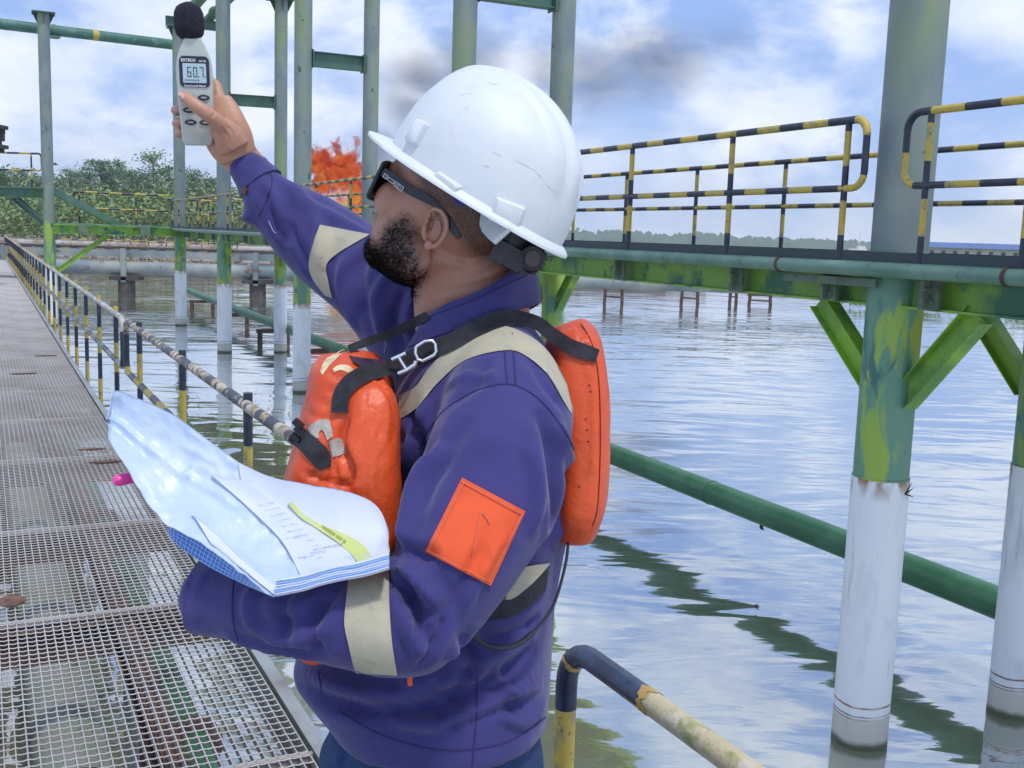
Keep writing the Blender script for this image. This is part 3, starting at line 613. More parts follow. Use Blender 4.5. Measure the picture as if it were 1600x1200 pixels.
def foliage_mass(name, pts, rad, n, sz, m, lab, seed=1, flat=.6):
    r_ = np.random.RandomState(seed); mb = MB()
    for c in pts:
        P_ = r_.randn(n, 3)*np.array([rad, rad, rad*flat])*.55+np.array(c); P_[:, 2] = np.abs(P_[:, 2]-.2)+.2
        for p in P_:
            q = r_.randn(3)*.7+[0,0,.7]; q /= np.linalg.norm(q); a1 = np.cross(q, r_.randn(3)); a1 /= np.linalg.norm(a1); b1 = np.cross(q, a1); s_ = sz*(.5+r_.rand())
            mb.add([p-a1*s_*1.5, p-b1*s_*.8, p+a1*s_*1.5, p+b1*s_*.8], [(0,1,2,3)])
    o = mb.obj(name, m, None, False); tag(o, lab, 'vegetation', kind='stuff'); return o
r_ = np.random.RandomState(5)
pts = [(at(x, 352, D)[0], at(x, 352, D)[1], 1.2+r_.rand()*4.6) for x in range(-40, 420, 8) for D in (128, 138, 150)]
foliage_mass('undergrowth', pts, 3.2, 120, .17, LEAF[2], 'light green undergrowth along the foot of the left wood', 3)
pts = [(at(x, 352, D)[0], at(x, 352, D)[1], 3+r_.rand()*6) for x in range(-40, 420, 9) for D in (172, 180, 190)]
foliage_mass('background_thicket', pts, 4.5, 110, .24, LEAF[1], 'dark thicket filling the wood behind the left trees', 4)
pts = [(x, 47+8*r_.rand()-.2*(x-19)*0, .25) for x in np.linspace(17.5, 40, 26)]
foliage_mass('bank_shrubs', pts, 1.0, 60, .09, LEAF[0], 'low dark shrubs at the foot of the right bank', 6, .35)
# far wooded shore
def far_woods():
    mb = MB(); r_ = np.random.RandomState(8)
    for k in range(2300):
        x = r_.uniform(-330, 620); y = 1150+r_.rand()*60+.1*x; h = 5+9*abs(noise.noise(Vector((x*.012, 1, 0))))+5*r_.rand()**3
        for j in range(5):
            c = V3(x+r_.randn()*2, y, 1+h*(.2+.8*r_.rand())); s_ = 1.2+2.4*r_.rand(); a = r_.rand()*3
            mb.add([c+V3(-s_, 0, -s_*.5), c+V3(s_*.2, 0, -s_), c+V3(s_, .3, s_*.3), c+V3(-s_*.3, 0, s_)], [(0,1,2,3)])
        mb.beam(V3(x, y+1, 0), V3(x, y+1, h*.7), 2.6, .4, up=(0,1,0))
    return mb
tag(far_woods().obj('far_woods', LEAF[1], None, False), 'hazy blue line of far woods on the horizon at the right', 'woods', kind='stuff')
# long building with the blue roof
q0 = at(1448, 392, 250); q1 = at(1640, 398, 235); bx = (q1-q0)*V3(1,1,0); bL = np.linalg.norm(bx); bd = bx/bL; bn_ = V3(-bd[1], bd[0], 0)
bb = thing('long_building', (q0[0], q0[1], .6), 'long low cream building with a blue roof on the right horizon', 'building')
def bpt(s, n, z): return q0*V3(1,1,0)+bd*s+bn_*n+V3(0,0,z)
hz_ = at(1500, 386, 245)[2]
MB().box((bpt(0,4,.6)+bpt(bL,4,hz_-.2))/2, (bd*bL/2, bn_*4, up3*(hz_-.8)/2)).obj('wall', mat('cream_wall', (.62,.58,.48), .8, col2=(.5,.46,.4), scale=.3), bb, False)
mb = MB(); mb.add([bpt(-1,-.8,hz_-.25), bpt(bL+1,-.8,hz_-.25), bpt(bL+1,4,hz_+1.0), bpt(-1,4,hz_+1.0), bpt(bL+1,8.8,hz_-.25), bpt(-1,8.8,hz_-.25)], [(0,1,2,3),(3,2,4,5),(0,3,5),(1,4,2)]); mb.obj('roof', mat('blue_roof', (.05,.11,.30), .5), bb, False)
WIN = mat('dark_window', (.04,.06,.10), .2)
for s in np.arange(1.2, bL-1, 2.6):
    MB().box(bpt(s, -.02, hz_-1.35), (bd*.45, bn_*.03, up3*.45)).obj('window', WIN, bb, False)
# crew boat
bo = thing('crew_boat', at(1342, 392, 300)*V3(1,1,0), 'small white and red work boat far away left of the big pillar', 'boat')
c = at(1342, 390, 300)*V3(1,1,0); WHT = mat('white_boat_paint', (.75,.75,.75), .5); RED = mat('red_boat_paint', (.45,.05,.04), .5)
hull = [(-4,.0),(-3.6,1.6),(3.2,1.3),(4.4,1.9),(3.4,.0)]
mb = MB(); n5 = len(hull); mb.add([c+V3(a, -1.1, b_) for a, b_ in hull]+[c+V3(a, 1.1, b_) for a, b_ in hull], [tuple(range(n5))[::-1], tuple(range(n5, 2*n5))]+[(i, (i+1)%n5, n5+(i+1)%n5, n5+i) for i in range(n5)]); mb.obj('hull', RED, bo, False)
mb = MB().box(c+V3(-.4,0,2.1), (V3(2.4,0,0), V3(0,1,0), up3*.75)); mb.box(c+V3(.6,0,3.2), (V3(1,0,0), V3(0,.8,0), up3*.45)); mb.obj('cabin', WHT, bo, False)
MB().tube([c+V3(0,0,3.4), c+V3(0,0,7.6)], .10, 6).obj('mast', WHT, bo)

# ---------------------------------------------------------------- fire and smoke
def volume_box(name, lo, hi, lab, build):
    c = (np.array(lo)+hi)/2; hsz = (np.array(hi)-lo)/2
    o = MB().box(c, (V3(hsz[0],0,0), V3(0,hsz[1],0), V3(0,0,hsz[2]))).obj(name, build(c, hsz), None, False)
    tag(o, lab, name, kind='stuff'); return o
def vnodes(name):
    m = bpy.data.materials.new(name); m.use_nodes = True; t = m.node_tree; t.nodes.remove(t.nodes['Principled BSDF'])
    v = t.nodes.new('ShaderNodeVolumePrincipled'); t.links.new(v.outputs[0], t.nodes['Material Output'].inputs['Volume'])
    g = t.nodes.new('ShaderNodeNewGeometry')
    def mth(op, a, b=None, c=None, clamp=False):
        q = t.nodes.new('ShaderNodeMath'); q.operation = op; q.use_clamp = clamp
        for i, x in enumerate((a, b, c)):
            if x is None: continue
            if isinstance(x, (int, float)): q.inputs[i].default_value = x
            else: t.links.new(x, q.inputs[i])
        return q.outputs[0]
    def nz(sc, det=4, dist=0, st=(1,1,1), loc=(0,0,0)):
        mp_ = t.nodes.new('ShaderNodeMapping'); mp_.inputs['Scale'].default_value = st; mp_.inputs['Location'].default_value = loc; t.links.new(g.outputs['Position'], mp_.inputs[0])
        q = t.nodes.new('ShaderNodeTexNoise'); q.inputs['Scale'].default_value = sc; q.inputs['Detail'].default_value = det; q.inputs['Distortion'].default_value = dist; t.links.new(mp_.outputs[0], q.inputs['Vector']); return q.outputs[0]
    def ball(c, r):          # 1 at the centre, 0 at the surface of an ellipsoid
        s = t.nodes.new('ShaderNodeVectorMath'); s.operation = 'SUBTRACT'; t.links.new(g.outputs['Position'], s.inputs[0]); s.inputs[1].default_value = [float(x) for x in c]
        d = t.nodes.new('ShaderNodeVectorMath'); d.operation = 'DIVIDE'; t.links.new(s.outputs[0], d.inputs[0]); d.inputs[1].default_value = [float(x) for x in r]
        l_ = t.nodes.new('ShaderNodeVectorMath'); l_.operation = 'LENGTH'; t.links.new(d.outputs[0], l_.inputs[0]); return mth('SUBTRACT', 1, l_.outputs['Value'])
    return m, t, v, mth, nz, ball
DF = 95.
def fpt(x, y, dy=0): 
    p = at(x, y, DF); return V3(p[0], p[1]+dy, p[2])
def flame_mat(c, h):
    m, t, v, mth, nz, ball = vnodes('flame')
    b1 = ball(fpt(520, 262), (2.6, 2.0, 2.1)); b2 = ball(fpt(546, 268), (1.9, 1.5, 2.6)); b3 = ball(fpt(561, 325), (1.25, 1.0, 4.6)); b4 = ball(fpt(505, 290), (1.5,1.2,1.3)); b5 = ball(fpt(528,340),(1.2,1,2.0))
    sh = mth('MAXIMUM', mth('MAXIMUM', mth('MAXIMUM', b1, b2), mth('MULTIPLY', b3, 1.2)), mth('MAXIMUM', b4, mth('MULTIPLY', b5, .8)))
    n = nz(.62, 4, 1.2, (1,1,.8)); n2_ = nz(2.0, 3, .8); d = mth('ADD', sh, mth('ADD', mth('MULTIPLY', mth('SUBTRACT', n, .5), 3.0), mth('MULTIPLY', mth('SUBTRACT', n2_, .5), .75)))
    core = mth('MULTIPLY', mth('SUBTRACT', d, .12), 1.5, clamp=True)
    rp_ = t.nodes.new('ShaderNodeValToRGB'); e = rp_.color_ramp.elements
    e[0].position = 0; e[0].color = (.22, .012, .0, 1); e[1].position = 1; e[1].color = (1., .50, .07, 1)
    q = rp_.color_ramp.elements.new(.35); q.color = (.8, .07, .008, 1); q = rp_.color_ramp.elements.new(.7); q.color = (1, .22, .018, 1)
    sepz = t.nodes.new('ShaderNodeSeparateXYZ'); g2 = t.nodes.new('ShaderNodeNewGeometry'); t.links.new(g2.outputs['Position'], sepz.inputs[0])
    low = mth('MULTIPLY', mth('SUBTRACT', fpt(540,300)[2]+.4, sepz.outputs[2]), .25, clamp=True)
    t.links.new(mth('ADD', mth('MULTIPLY', nz(.95, 4, 1.5), 2.6), mth('ADD', mth('MULTIPLY', core, .25), mth('SUBTRACT', mth('MULTIPLY', low, .9), 1.05)), clamp=True), rp_.inputs[0])
    t.links.new(rp_.outputs[0], v.inputs['Emission Color']); t.links.new(mth('MULTIPLY', core, 2.9), v.inputs['Emission Strength'])
    t.links.new(mth('MULTIPLY', core, 5.5), v.inputs['Density']); v.inputs['Color'].default_value = (.03,.02,.02,1)
    m.cycles.volume_step_rate = .35
    return m
lo = fpt(478, 375)-V3(0,2.4,0); hi = fpt(590, 215)+V3(0,2.4,0); lo[2] = .8
volume_box('fire', [lo[0], fpt(520,300)[1]-2.4, lo[2]], [hi[0], fpt(520,300)[1]+2.4, hi[2]], 'orange red flare fire burning on the far bank left of the sunglasses', flame_mat)
def smoke_mat(c, h):
    m, t, v, mth, nz, ball = vnodes('smoke')
    D2 = 112
    def q(x, y): p = at(x, y, D2); return (p[0], p[1], p[2])
    k = D2/F
    bs = [ball(q(590,235), (42*k, 5, 55*k)), ball(q(650,150), (80*k, 7, 85*k)), ball(q(735,110), (90*k, 7, 90*k)), ball(q(900,120), (130*k, 8, 75*k)), ball(q(1020,100), (110*k, 8, 75*k)), ball(q(1130,60), (80*k, 8, 40*k)), ball(q(640,245),(60*k,6,42*k))]
    wts = [2.2, 1.5, .8, .9, .9, .3, 2.0]
    sh = None
    for b_, w_ in zip(bs, wts):
        x = mth('MULTIPLY', mth('MAXIMUM', b_, 0), w_); sh = x if sh is None else mth('MAXIMUM', sh, x)
    n = nz(.16, 6, .8); d = mth('MULTIPLY', sh, mth('MULTIPLY', mth('SUBTRACT', n, .36), 4.5, clamp=True))
    t.links.new(mth('MULTIPLY', d, .16), v.inputs['Density']); v.inputs['Color'].default_value = (.22,.21,.27,1)
    m.cycles.volume_step_rate = 1.0
    return m
a_ = at(540, 290, 112); b_ = at(1230, 0, 112)
volume_box('smoke', [a_[0], a_[1]-8, 8], [b_[0], a_[1]+9, b_[2]+1.5], 'thin dark smoke drifting right from the flare across the sky', smoke_mat)
# flare tip and its bund
ft = thing('flare_stack', fpt(530, 368)*V3(1,1,0), 'low horizontal flare pipe under the flames', 'flare')
MB().tube([fpt(540,364)*V3(1,1,0)+V3(-1.2,-1,.6), fpt(540,364)*V3(1,1,0)+V3(-1.2,-1,2.0), fpt(540,364)*V3(1,1,0)+V3(0,-.5,2.6)], .22, 12).obj('flare_tip', RUST, ft)
MB().box(fpt(540,368)*V3(1,1,0)+V3(0,0,.9), (V3(2.4,0,0), V3(0,1.4,0), up3*.35)).obj('base', DARK, ft, False)
S.cycles.volume_max_steps = 128
# ---------------------------------------------------------------- haze
hm_ = bpy.data.materials.new('haze_air'); hm_.use_nodes = True; t = hm_.node_tree; t.nodes.remove(t.nodes['Principled BSDF'])
v = t.nodes.new('ShaderNodeVolumePrincipled'); v.inputs['Density'].default_value = .00042; v.inputs['Color'].default_value = (.86,.94,1,1); t.links.new(v.outputs[0], t.nodes['Material Output'].inputs['Volume'])
hb = MB().box((0, 820, 34), (V3(1700,0,0), V3(0,1030,0), V3(0,0,36))).obj('haze', hm_, None, False)
tag(hb, 'thin blue haze over the pond and the far shore', 'haze', kind='stuff')
# ================================================================ the man
def nrm(v): v = np.asarray(v, float); return v/np.linalg.norm(v)
def loft(mb, specs, seg=28, exp=2.0, sub=3, view=None, level=False):
    """closed tube through (px, py, depth, half width in px across the path, half thickness in m along the view)"""
    A = np.array([list(at(x, y, d))+[r*d/F, rz] for x, y, d, r, rz in specs])
    n = len(A); k = np.arange(n); tt = np.linspace(0, n-1, (n-1)*sub+1)
    def cr(t):                       # Catmull-Rom through the stations
        i = min(int(t), n-2); f = t-i; p0 = A[max(i-1, 0)]; p1 = A[i]; p2 = A[i+1]; p3 = A[min(i+2, n-1)]
        return .5*((2*p1)+(-p0+p2)*f+(2*p0-5*p1+4*p2-p3)*f*f+(-p0+3*p1-3*p2+p3)*f**3)
    B = np.array([cr(t) for t in tt]); m = len(B); base = len(mb.v); vd = FW if view is None else view
    for i in range(m):
        t = nrm(B[min(i+1, m-1), :3]-B[max(i-1, 0), :3]); a = nrm(np.cross(t, vd)); b = nrm(np.cross(a, t))
        if level: a = RT*(1 if a@RT > 0 else -1); b = nrm(FW-V3(0,0,1)*FW[2])*(1 if b@FW > 0 else -1)
        for j in range(seg):
            an = 2*math.pi*j/seg; c, s = math.cos(an), math.sin(an)
            q = (abs(c)**exp+abs(s)**exp)**(-1/exp)
            mb.v.append(tuple(B[i, :3]+a*c*q*B[i, 3]+b*s*q*B[i, 4]))
    for i in range(m-1):
        for j in range(seg):
            j2 = (j+1) % seg; mb.f.append((base+i*seg+j, base+i*seg+j2, base+(i+1)*seg+j2, base+(i+1)*seg+j)); mb.m.append(0)
    mb.f.append(tuple(base+j for j in range(seg))[::-1]); mb.f.append(tuple(base+(m-1)*seg+j for j in range(seg))); mb.m += [0, 0]
    return mb
def ball3(mb, c, axes, r, nu=20, nv=14):
    base = len(mb.v)
    for i in range(nv+1):
        ph = math.pi*i/nv
        for j in range(nu):
            th = 2*math.pi*j/nu
            mb.v.append(tuple(np.array(c)+axes[0]*r[0]*math.sin(ph)*math.cos(th)+axes[1]*r[1]*math.sin(ph)*math.sin(th)+axes[2]*r[2]*math.cos(ph)))
    for i in range(nv):
        for j in range(nu):
            j2 = (j+1) % nu; mb.f.append((base+i*nu+j, base+(i+1)*nu+j, base+(i+1)*nu+j2, base+i*nu+j2)); mb.m.append(0)
    return mb
def remesh(mb, vox, smooth=6, fac=.5):
    me = bpy.data.meshes.new('tmp'); me.from_pydata(mb.v, [], mb.f); me.update()
    bm = bmesh.new(); bm.from_mesh(me); bmesh.ops.remove_doubles(bm, verts=bm.verts, dist=1e-5); bmesh.ops.recalc_face_normals(bm, faces=bm.faces); bm.to_mesh(me); bm.free()
    o = bpy.data.objects.new('tmp', me); C.objects.link(o)
    r = o.modifiers.new('r', 'REMESH'); r.mode = 'VOXEL'; r.voxel_size = vox
    if smooth: s = o.modifiers.new('s', 'SMOOTH'); s.factor = fac; s.iterations = smooth
    dg = bpy.context.evaluated_depsgraph_get(); dg.update(); ev = o.evaluated_get(dg); me2 = bpy.data.meshes.new_from_object(ev)
    bpy.data.objects.remove(o); bpy.data.meshes.remove(me)
    return me2
def mverts(me):
    a = np.empty(len(me.vertices)*3); me.vertices.foreach_get('co', a); return a.reshape(-1, 3)
def mnorm(me):
    a = np.empty(len(me.vertices)*3); me.vertices.foreach_get('normal', a); return a.reshape(-1, 3)
def setv(me, V): me.vertices.foreach_set('co', V.ravel()); me.update()
def bvh_of(me): return BVHTree.FromPolygons([tuple(v) for v in mverts(me)], [tuple(p.vertices) for p in me.polygons])
def hit(bv, x, y):
    d = Vector(ray(x, y)); L_ = d.length; h = bv.ray_cast(Vector(CAM), d/L_)
    return None if h[0] is None else (h[3]/L_, np.array(h[0]), np.array(h[1]))
def fin(me, name, mats, parent):
    rl = rootloc(parent); V = mverts(me)-np.array(rl); setv(me, V); me.name = name
    me.materials.clear()
    for m in (mats if isinstance(mats, (list, tuple)) else [mats]): me.materials.append(m)
    me.polygons.foreach_set('use_smooth', [True]*len(me.polygons)); me.update()
    o = bpy.data.objects.new(name, me); C.objects.link(o); o.parent = parent; return o
def spl(pts, n):                 # resample a smooth curve through points
    P = np.array(pts, float); m = len(P); d = np.r_[0, np.cumsum(np.linalg.norm(np.diff(P[:, :2], axis=0), axis=1))]
    tt = np.linspace(0, d[-1], n); out = []
    for t in tt:
        i = min(max(int(np.searchsorted(d, t))-1, 0), m-2); f = (t-d[i])/max(d[i+1]-d[i], 1e-9)
        p0 = P[max(i-1, 0)]; p1 = P[i]; p2 = P[i+1]; p3 = P[min(i+2, m-1)]
        out.append(.5*((2*p1)+(-p0+p2)*f+(2*p0-5*p1+4*p2-p3)*f*f+(-p0+3*p1-3*p2+p3)*f**3))
    return np.array(out)
def fold(me, bv, strokes, gain=1.0):
    V = mverts(me); Nn = mnorm(me); X, Y, Z = [], [], []
    D = np.zeros(len(V))
    q = V-CAM; zz = q@FW; px = 800+F*(q@RT)/zz; py = 600-F*(q@UP)/zz
    for pts, w, amp in strokes:
        P = []
        for x, y in spl(pts, 26):
            h = hit(bv, x, y)
            if h is not None: P.append(h[1])
        if len(P) < 3: continue
        P = np.array(P); n = len(P)
        m = (px > min(p[0] for p in pts)-w*2.5) & (px < max(p[0] for p in pts)+w*2.5) & (py > min(p[1] for p in pts)-w*2.5) & (py < max(p[1] for p in pts)+w*2.5)
        idx = np.where(m)[0]
        if not len(idx): continue
        VV = V[idx]; best = np.full(len(idx), 9.); bi = np.zeros(len(idx), int)
        for i in range(n):
            d = np.linalg.norm(VV-P[i], axis=1); u_ = d < best; best[u_] = d[u_]; bi[u_] = i
        f = bi/(n-1.); tp = np.clip(np.minimum(f, 1-f)*4.5, 0, 1)**.8
        wm_ = w*np.linalg.norm(P.mean(0)-CAM)/F
        D[idx] += (amp/1000.)*tp*(np.exp(-(best/wm_)**2)-.35*np.exp(-((best-1.7*wm_)/wm_)**2))
    setv(me, V+Nn*(D*gain)[:, None])
def sheet(bv, A, B, nu, nv, off=.0025, thick=.0018, smooth=0, push=None, maxd=9., mind=0.):
    """grid between two picture curves laid on the surface found along each ray; a real closed slab"""
    a = spl(A, nu); b = spl(B, nu); dep = np.full((nu, nv), np.nan)
    PX = np.zeros((nu, nv, 2))
    for i in range(nu):
        for j in range(nv):
            p = a[i]+(b[i]-a[i])*j/(nv-1); PX[i, j] = p[:2]; h = hit(bv, p[0], p[1])
            if h and h[0] > mind: dep[i, j] = min(h[0], maxd)
    ok = ~np.isnan(dep)
    if not ok.any(): dep[:] = 1.5; ok[:] = True
    for _ in range(60):
        if ok.all(): break
        nd = dep.copy()
        for i, j in zip(*np.where(~ok)):
            nb = [dep[k, l] for k, l in ((i-1,j),(i+1,j),(i,j-1),(i,j+1)) if 0 <= k < nu and 0 <= l < nv and ok[k, l]]
            if nb: nd[i, j] = np.mean(nb)
        dep = nd; ok = ~np.isnan(dep)
    dep0 = dep.copy()
    for _ in range(smooth):
        pd = np.pad(dep, 1, 'edge'); sm = (pd[:-2,1:-1]+pd[2:,1:-1]+pd[1:-1,:-2]+pd[1:-1,2:]+4*dep)/8; dep = np.minimum(sm, dep0) if push is None else sm
    mb = MB(); vs = []
    for lay in (0, 1):
        for i in range(nu):
            for j in range(nv): vs.append(at(PX[i, j, 0], PX[i, j, 1], dep[i, j]-off+(thick+off if lay else 0)))
    n = nu*nv; fs = []
    for i in range(nu-1):
        for j in range(nv-1):
            q = i*nv+j; fs.append((q, q+1, q+nv+1, q+nv)); fs.append((n+q, n+q+nv, n+q+nv+1, n+q+1))
    bd = [(i, 0) for i in range(nu)]+[(nu-1, j) for j in range(1, nv)]+[(i, nv-1) for i in range(nu-2, -1, -1)]+[(0, j) for j in range(nv-2, 0, -1)]
    ids = [i*nv+j for i, j in bd]
    for k in range(len(ids)): k2 = (k+1) % len(ids); fs.append((ids[k2], ids[k], n+ids[k], n+ids[k2]))
    return mb.add(vs, fs)
def ribbon(bv, pts, w, nu=40, nv=5, **k):
    P = spl([tuple(p[:2])+((p[2],) if len(p) > 2 else (w,)) for p in pts], nu); T = np.gradient(P[:, :2], axis=0); T /= np.linalg.norm(T, axis=1)[:, None]; Nn = np.c_[-T[:, 1], T[:, 0]]
    return sheet(bv, P[:, :2]-Nn*P[:, 2:]/2, P[:, :2]+Nn*P[:, 2:]/2, nu, nv, **k)
def seam(bv, pts, r=.0009, off=.0006, n=60):
    P = []
    for x, y in spl(pts, n):
        h = hit(bv, x, y)
        if h: P.append(h[1]-nrm(ray(x, y))*off)
    return MB().tube(P, r, 6) if len(P) > 2 else None

CLOTH = mat('purple_blue_cotton', (.026,.024,.140), .82, col2=(.035,.031,.168), scale=14, thr=(.35,.65), bump=.22, bscale=620, Sheen_Weight=.18, Sheen_Roughness=.5)
def add_creases(m, scale, dist, strength=.6, st=(1,1,1)):     # sharp small creases on top of the modelled folds
    t, b = nodes(m); tc_ = t.nodes.new('ShaderNodeTexCoord'); mp_ = t.nodes.new('ShaderNodeMapping'); mp_.inputs['Scale'].default_value = st; t.links.new(tc_.outputs['Object'], mp_.inputs[0])
    q = t.nodes.new('ShaderNodeTexNoise'); q.noise_type = 'RIDGED_MULTIFRACTAL'; q.inputs['Scale'].default_value = scale; q.inputs['Detail'].default_value = 3; q.inputs['Roughness'].default_value = .45; q.inputs['Distortion'].default_value = .6; t.links.new(mp_.outputs[0], q.inputs['Vector'])
    bn = t.nodes.new('ShaderNodeBump'); bn.inputs['Strength'].default_value = strength; bn.inputs['Distance'].default_value = dist; bn.invert = True; t.links.new(q.outputs[0], bn.inputs['Height'])
    if b.inputs['Normal'].links: t.links.new(b.inputs['Normal'].links[0].from_socket, bn.inputs['Normal'])
    t.links.new(bn.outputs[0], b.inputs['Normal'])
add_creases(CLOTH, 5.5, .009, .55, (1,1,.6))
SEAMM = mat('seam_thread', (.022,.018,.11), .8)
TAPE = mat('cream_tape', (.44,.41,.30), .75, col2=(.37,.35,.27), scale=22, thr=(.4,.65), col3=(.30,.29,.23), scale3=50, thr3=(.6,.7), bump=.25, bscale=500)
ORC = mat('orange_patch_cloth', (.78,.10,.025), .75, col2=(.70,.08,.02), scale=12, bump=.3, bscale=700)
ORV = mat('orange_vinyl', (.68,.085,.016), .42, col2=(.56,.062,.012), scale=9, thr=(.4,.65), col3=(.30,.04,.015), scale3=38, thr3=(.66,.74), bump=.2, bscale=90)
add_creases(ORV, 4.5, .008, .45)
WEB = mat('black_webbing', (.016,.017,.024), .7, col2=(.03,.032,.045), scale=40, bump=.6, bscale=700)
METB = mat('bright_metal', (.78,.79,.80), .25, .9)
PANT = mat('dark_blue_denim', (.010,.033,.115), .85, col2=(.014,.045,.14), scale=10, bump=.3, bscale=600)
add_creases(PANT, 6, .01, .6)
BOOT = mat('boot_leather', (.02,.018,.016), .5)
BLKP = mat('black_plastic', (.006,.006,.009), .4)
HELM = mat('white_helmet_plastic', (.60,.64,.67), .5, col2=(.54,.58,.62), scale=12, thr=(.5,.7), col3=(.45,.46,.48), scale3=45, thr3=(.66,.74), bump=.05, bscale=60)

floor_p = onz(690, 1170, 2.2); FX, FY = floor_p[0], floor_p[1]
man = thing('person', (at(690, 1150, 1.62)[0], at(690, 1150, 1.62)[1], ZG), 'bearded man in blue coverall, white helmet and orange life jacket, right arm raised', 'person')
# ---- jacket: torso and both sleeves as one surface
mb = MB()
loft(mb, [(690,1128,1.62,165,.168),(690,1116,1.62,166,.172),(678,1085,1.62,180,.174),(668,1060,1.615,192,.172),(662,1030,1.62,200,.170),(678,960,1.62,186,.165),(715,890,1.62,160,.165),(745,820,1.62,145,.175),(762,740,1.62,148,.185),(758,660,1.62,152,.185),(755,590,1.62,132,.175),(752,530,1.61,92,.150),(745,490,1.60,70,.10)], 40, 2.2, level=True)
# left arm, nearest to the camera: shoulder, upper arm, elbow
loft(mb, [(780,560,1.56,62,.075),(793,630,1.47,98,.095),(781,700,1.42,110,.100),(752,785,1.39,114,.098),(716,862,1.36,102,.092),(688,930,1.345,84,.082),(668,985,1.335,64,.07)], 32, 2.1)
# forearm
loft(mb, [(690,962,1.34,60,.07),(660,973,1.335,78,.080),(610,974,1.33,80,.080),(540,962,1.34,78,.075),(460,948,1.36,69,.070),(380,938,1.39,61,.062),(345,934,1.40,57,.058),(322,932,1.415,52,.05)], 32, 2.1)
# right arm raised to the meter
loft(mb, [(700,575,1.74,85,.08),(650,510,1.78,84,.085),(585,440,1.82,74,.08),(530,398,1.85,68,.075),(478,358,1.86,62,.068),(430,318,1.86,46,.058),(404,284,1.86,32,.046),(394,270,1.86,25,.036)], 28, 2.1)
loft(mb, [(418,300,1.85,22,.03),(404,334,1.85,22,.03),(400,352,1.85,26,.022)], 14, 2.6)
jk = remesh(mb, .0062, 14)
bv0 = bvh_of(jk)
folds = [
 # left upper arm: long soft drapes from the shoulder
 ([(700,690),(660,740),(640,800),(628,870)], 13, 7), ([(735,650),(690,720),(655,800)], 16, -3),
 ([(838,640),(862,700),(868,780),(850,860)], 11, -7), ([(870,660),(890,720),(892,790)], 11, 5), ([(828,690),(842,770),(830,840)], 10, 4),
 ([(905,730),(890,790),(870,840)], 10, 5), ([(880,760),(868,810),(850,860)], 8, -5),
 ([(760,850),(730,910),(700,960)], 9, -4), ([(790,830),(752,890),(720,950)], 8, 4),
 # inner elbow creases
 ([(612,905),(640,930),(655,960),(660,1000)], 9, -8), ([(622,880),(655,905),(690,950)], 10, 7), ([(618,850),(650,865),(690,870)], 9, -5), ([(625,945),(638,985),(665,1030)], 8, 5),
 ([(655,1045),(680,1000),(690,960)], 7, -5), ([(612,868),(622,900),(618,940)], 7, 6),
 # forearm
 ([(535,905),(505,940),(470,965),(400,975)], 10, -4), ([(520,975),(470,1000),(410,1000)], 9, 4), ([(450,925),(440,960),(455,1000)], 8, -4), ([(510,930),(490,985),(500,1025)], 9, -5), ([(400,915),(385,945),(395,985)], 8, 3), ([(350,990),(420,1012),(500,1030)], 7, 4),
 # belly
 ([(470,1045),(540,1075),(620,1080),(700,1060)], 11, 6), ([(480,1075),(560,1105),(650,1110),(760,1080)], 9, -6), ([(560,1090),(660,1130),(760,1110),(845,1050)], 9, 6), ([(640,1060),(700,1085),(780,1060),(840,1010)], 9, -7), ([(700,1020),(760,1030),(830,980)], 9, 6), ([(690,1140),(750,1120),(820,1090)], 7, -5), ([(740,985),(790,1000),(845,965)], 8, -6), ([(600,1060),(660,1095),(720,1150)], 7, -4), ([(770,1040),(800,1080),(850,1070)], 7, 5), ([(720,985),(735,1040),(700,1090)], 8, -5), ([(780,1120),(820,1130),(855,1100)], 6, 4),
 # chest and shoulder
 ([(640,640),(655,700),(640,760)], 9, -7), ([(670,620),(645,690),(620,760)], 9, 5), ([(760,560),(740,600),(700,630)], 10, -3), ([(830,560),(850,600),(880,640)], 8, -3), ([(700,600),(740,585),(780,590)], 8, 3),
 # raised sleeve
 ([(425,270),(450,320),(455,380)], 8, -4), ([(460,285),(495,350),(500,420)], 8, 5), ([(410,290),(425,340),(450,385)], 6, -5), ([(575,385),(560,430),(570,500)], 9, -6), ([(610,420),(590,470),(600,530)], 8, 6), ([(635,440),(615,500),(630,540)], 7, -6), ([(540,400),(530,450),(560,520)], 7, 4), ([(480,310),(520,335),(570,362)], 7, 3), ([(645,470),(640,510),(650,545)], 6, 5), ([(440,340),(470,390),(490,440)], 6, -4),
]
fold(jk, bv0, [(p_, w_*1.35, a_) for p_, w_, a_ in folds], 2.1)
V = mverts(jk); Nn = mnorm(jk)
dn = np.array([noise.noise(Vector(v*9))*1.0+noise.noise(Vector(v*24))*.45 for v in V]); setv(jk, V+Nn*(dn*.0028)[:, None])
bvj = bvh_of(jk)
jkw = jk.copy()
jo = fin(jk, 'coverall_jacket', CLOTH, man)
def addp(mb, name, m, parent, **k):
    if mb is None: return None
    return mb.obj(name, m, parent, **k)
# seams
for pts in ([(655,700),(672,668),(700,636),(745,610),(795,600),(838,620),(875,662),(902,712),(914,760)], [(788,520),(789,560),(793,600)], [(800,520),(803,560),(806,600)], [(368,885),(363,930),(364,970),(371,1002)], [(530,1112),(600,1150),(690,1172),(790,1160),(856,1118)], [(746,1060),(745,1110),(742,1150),(738,1198)], [(418,262),(425,285),(412,322),(404,338)], [(497,1050),(503,1085)]):
    addp(seam(bvj, pts, .0011), 'seam', SEAMM, jo)
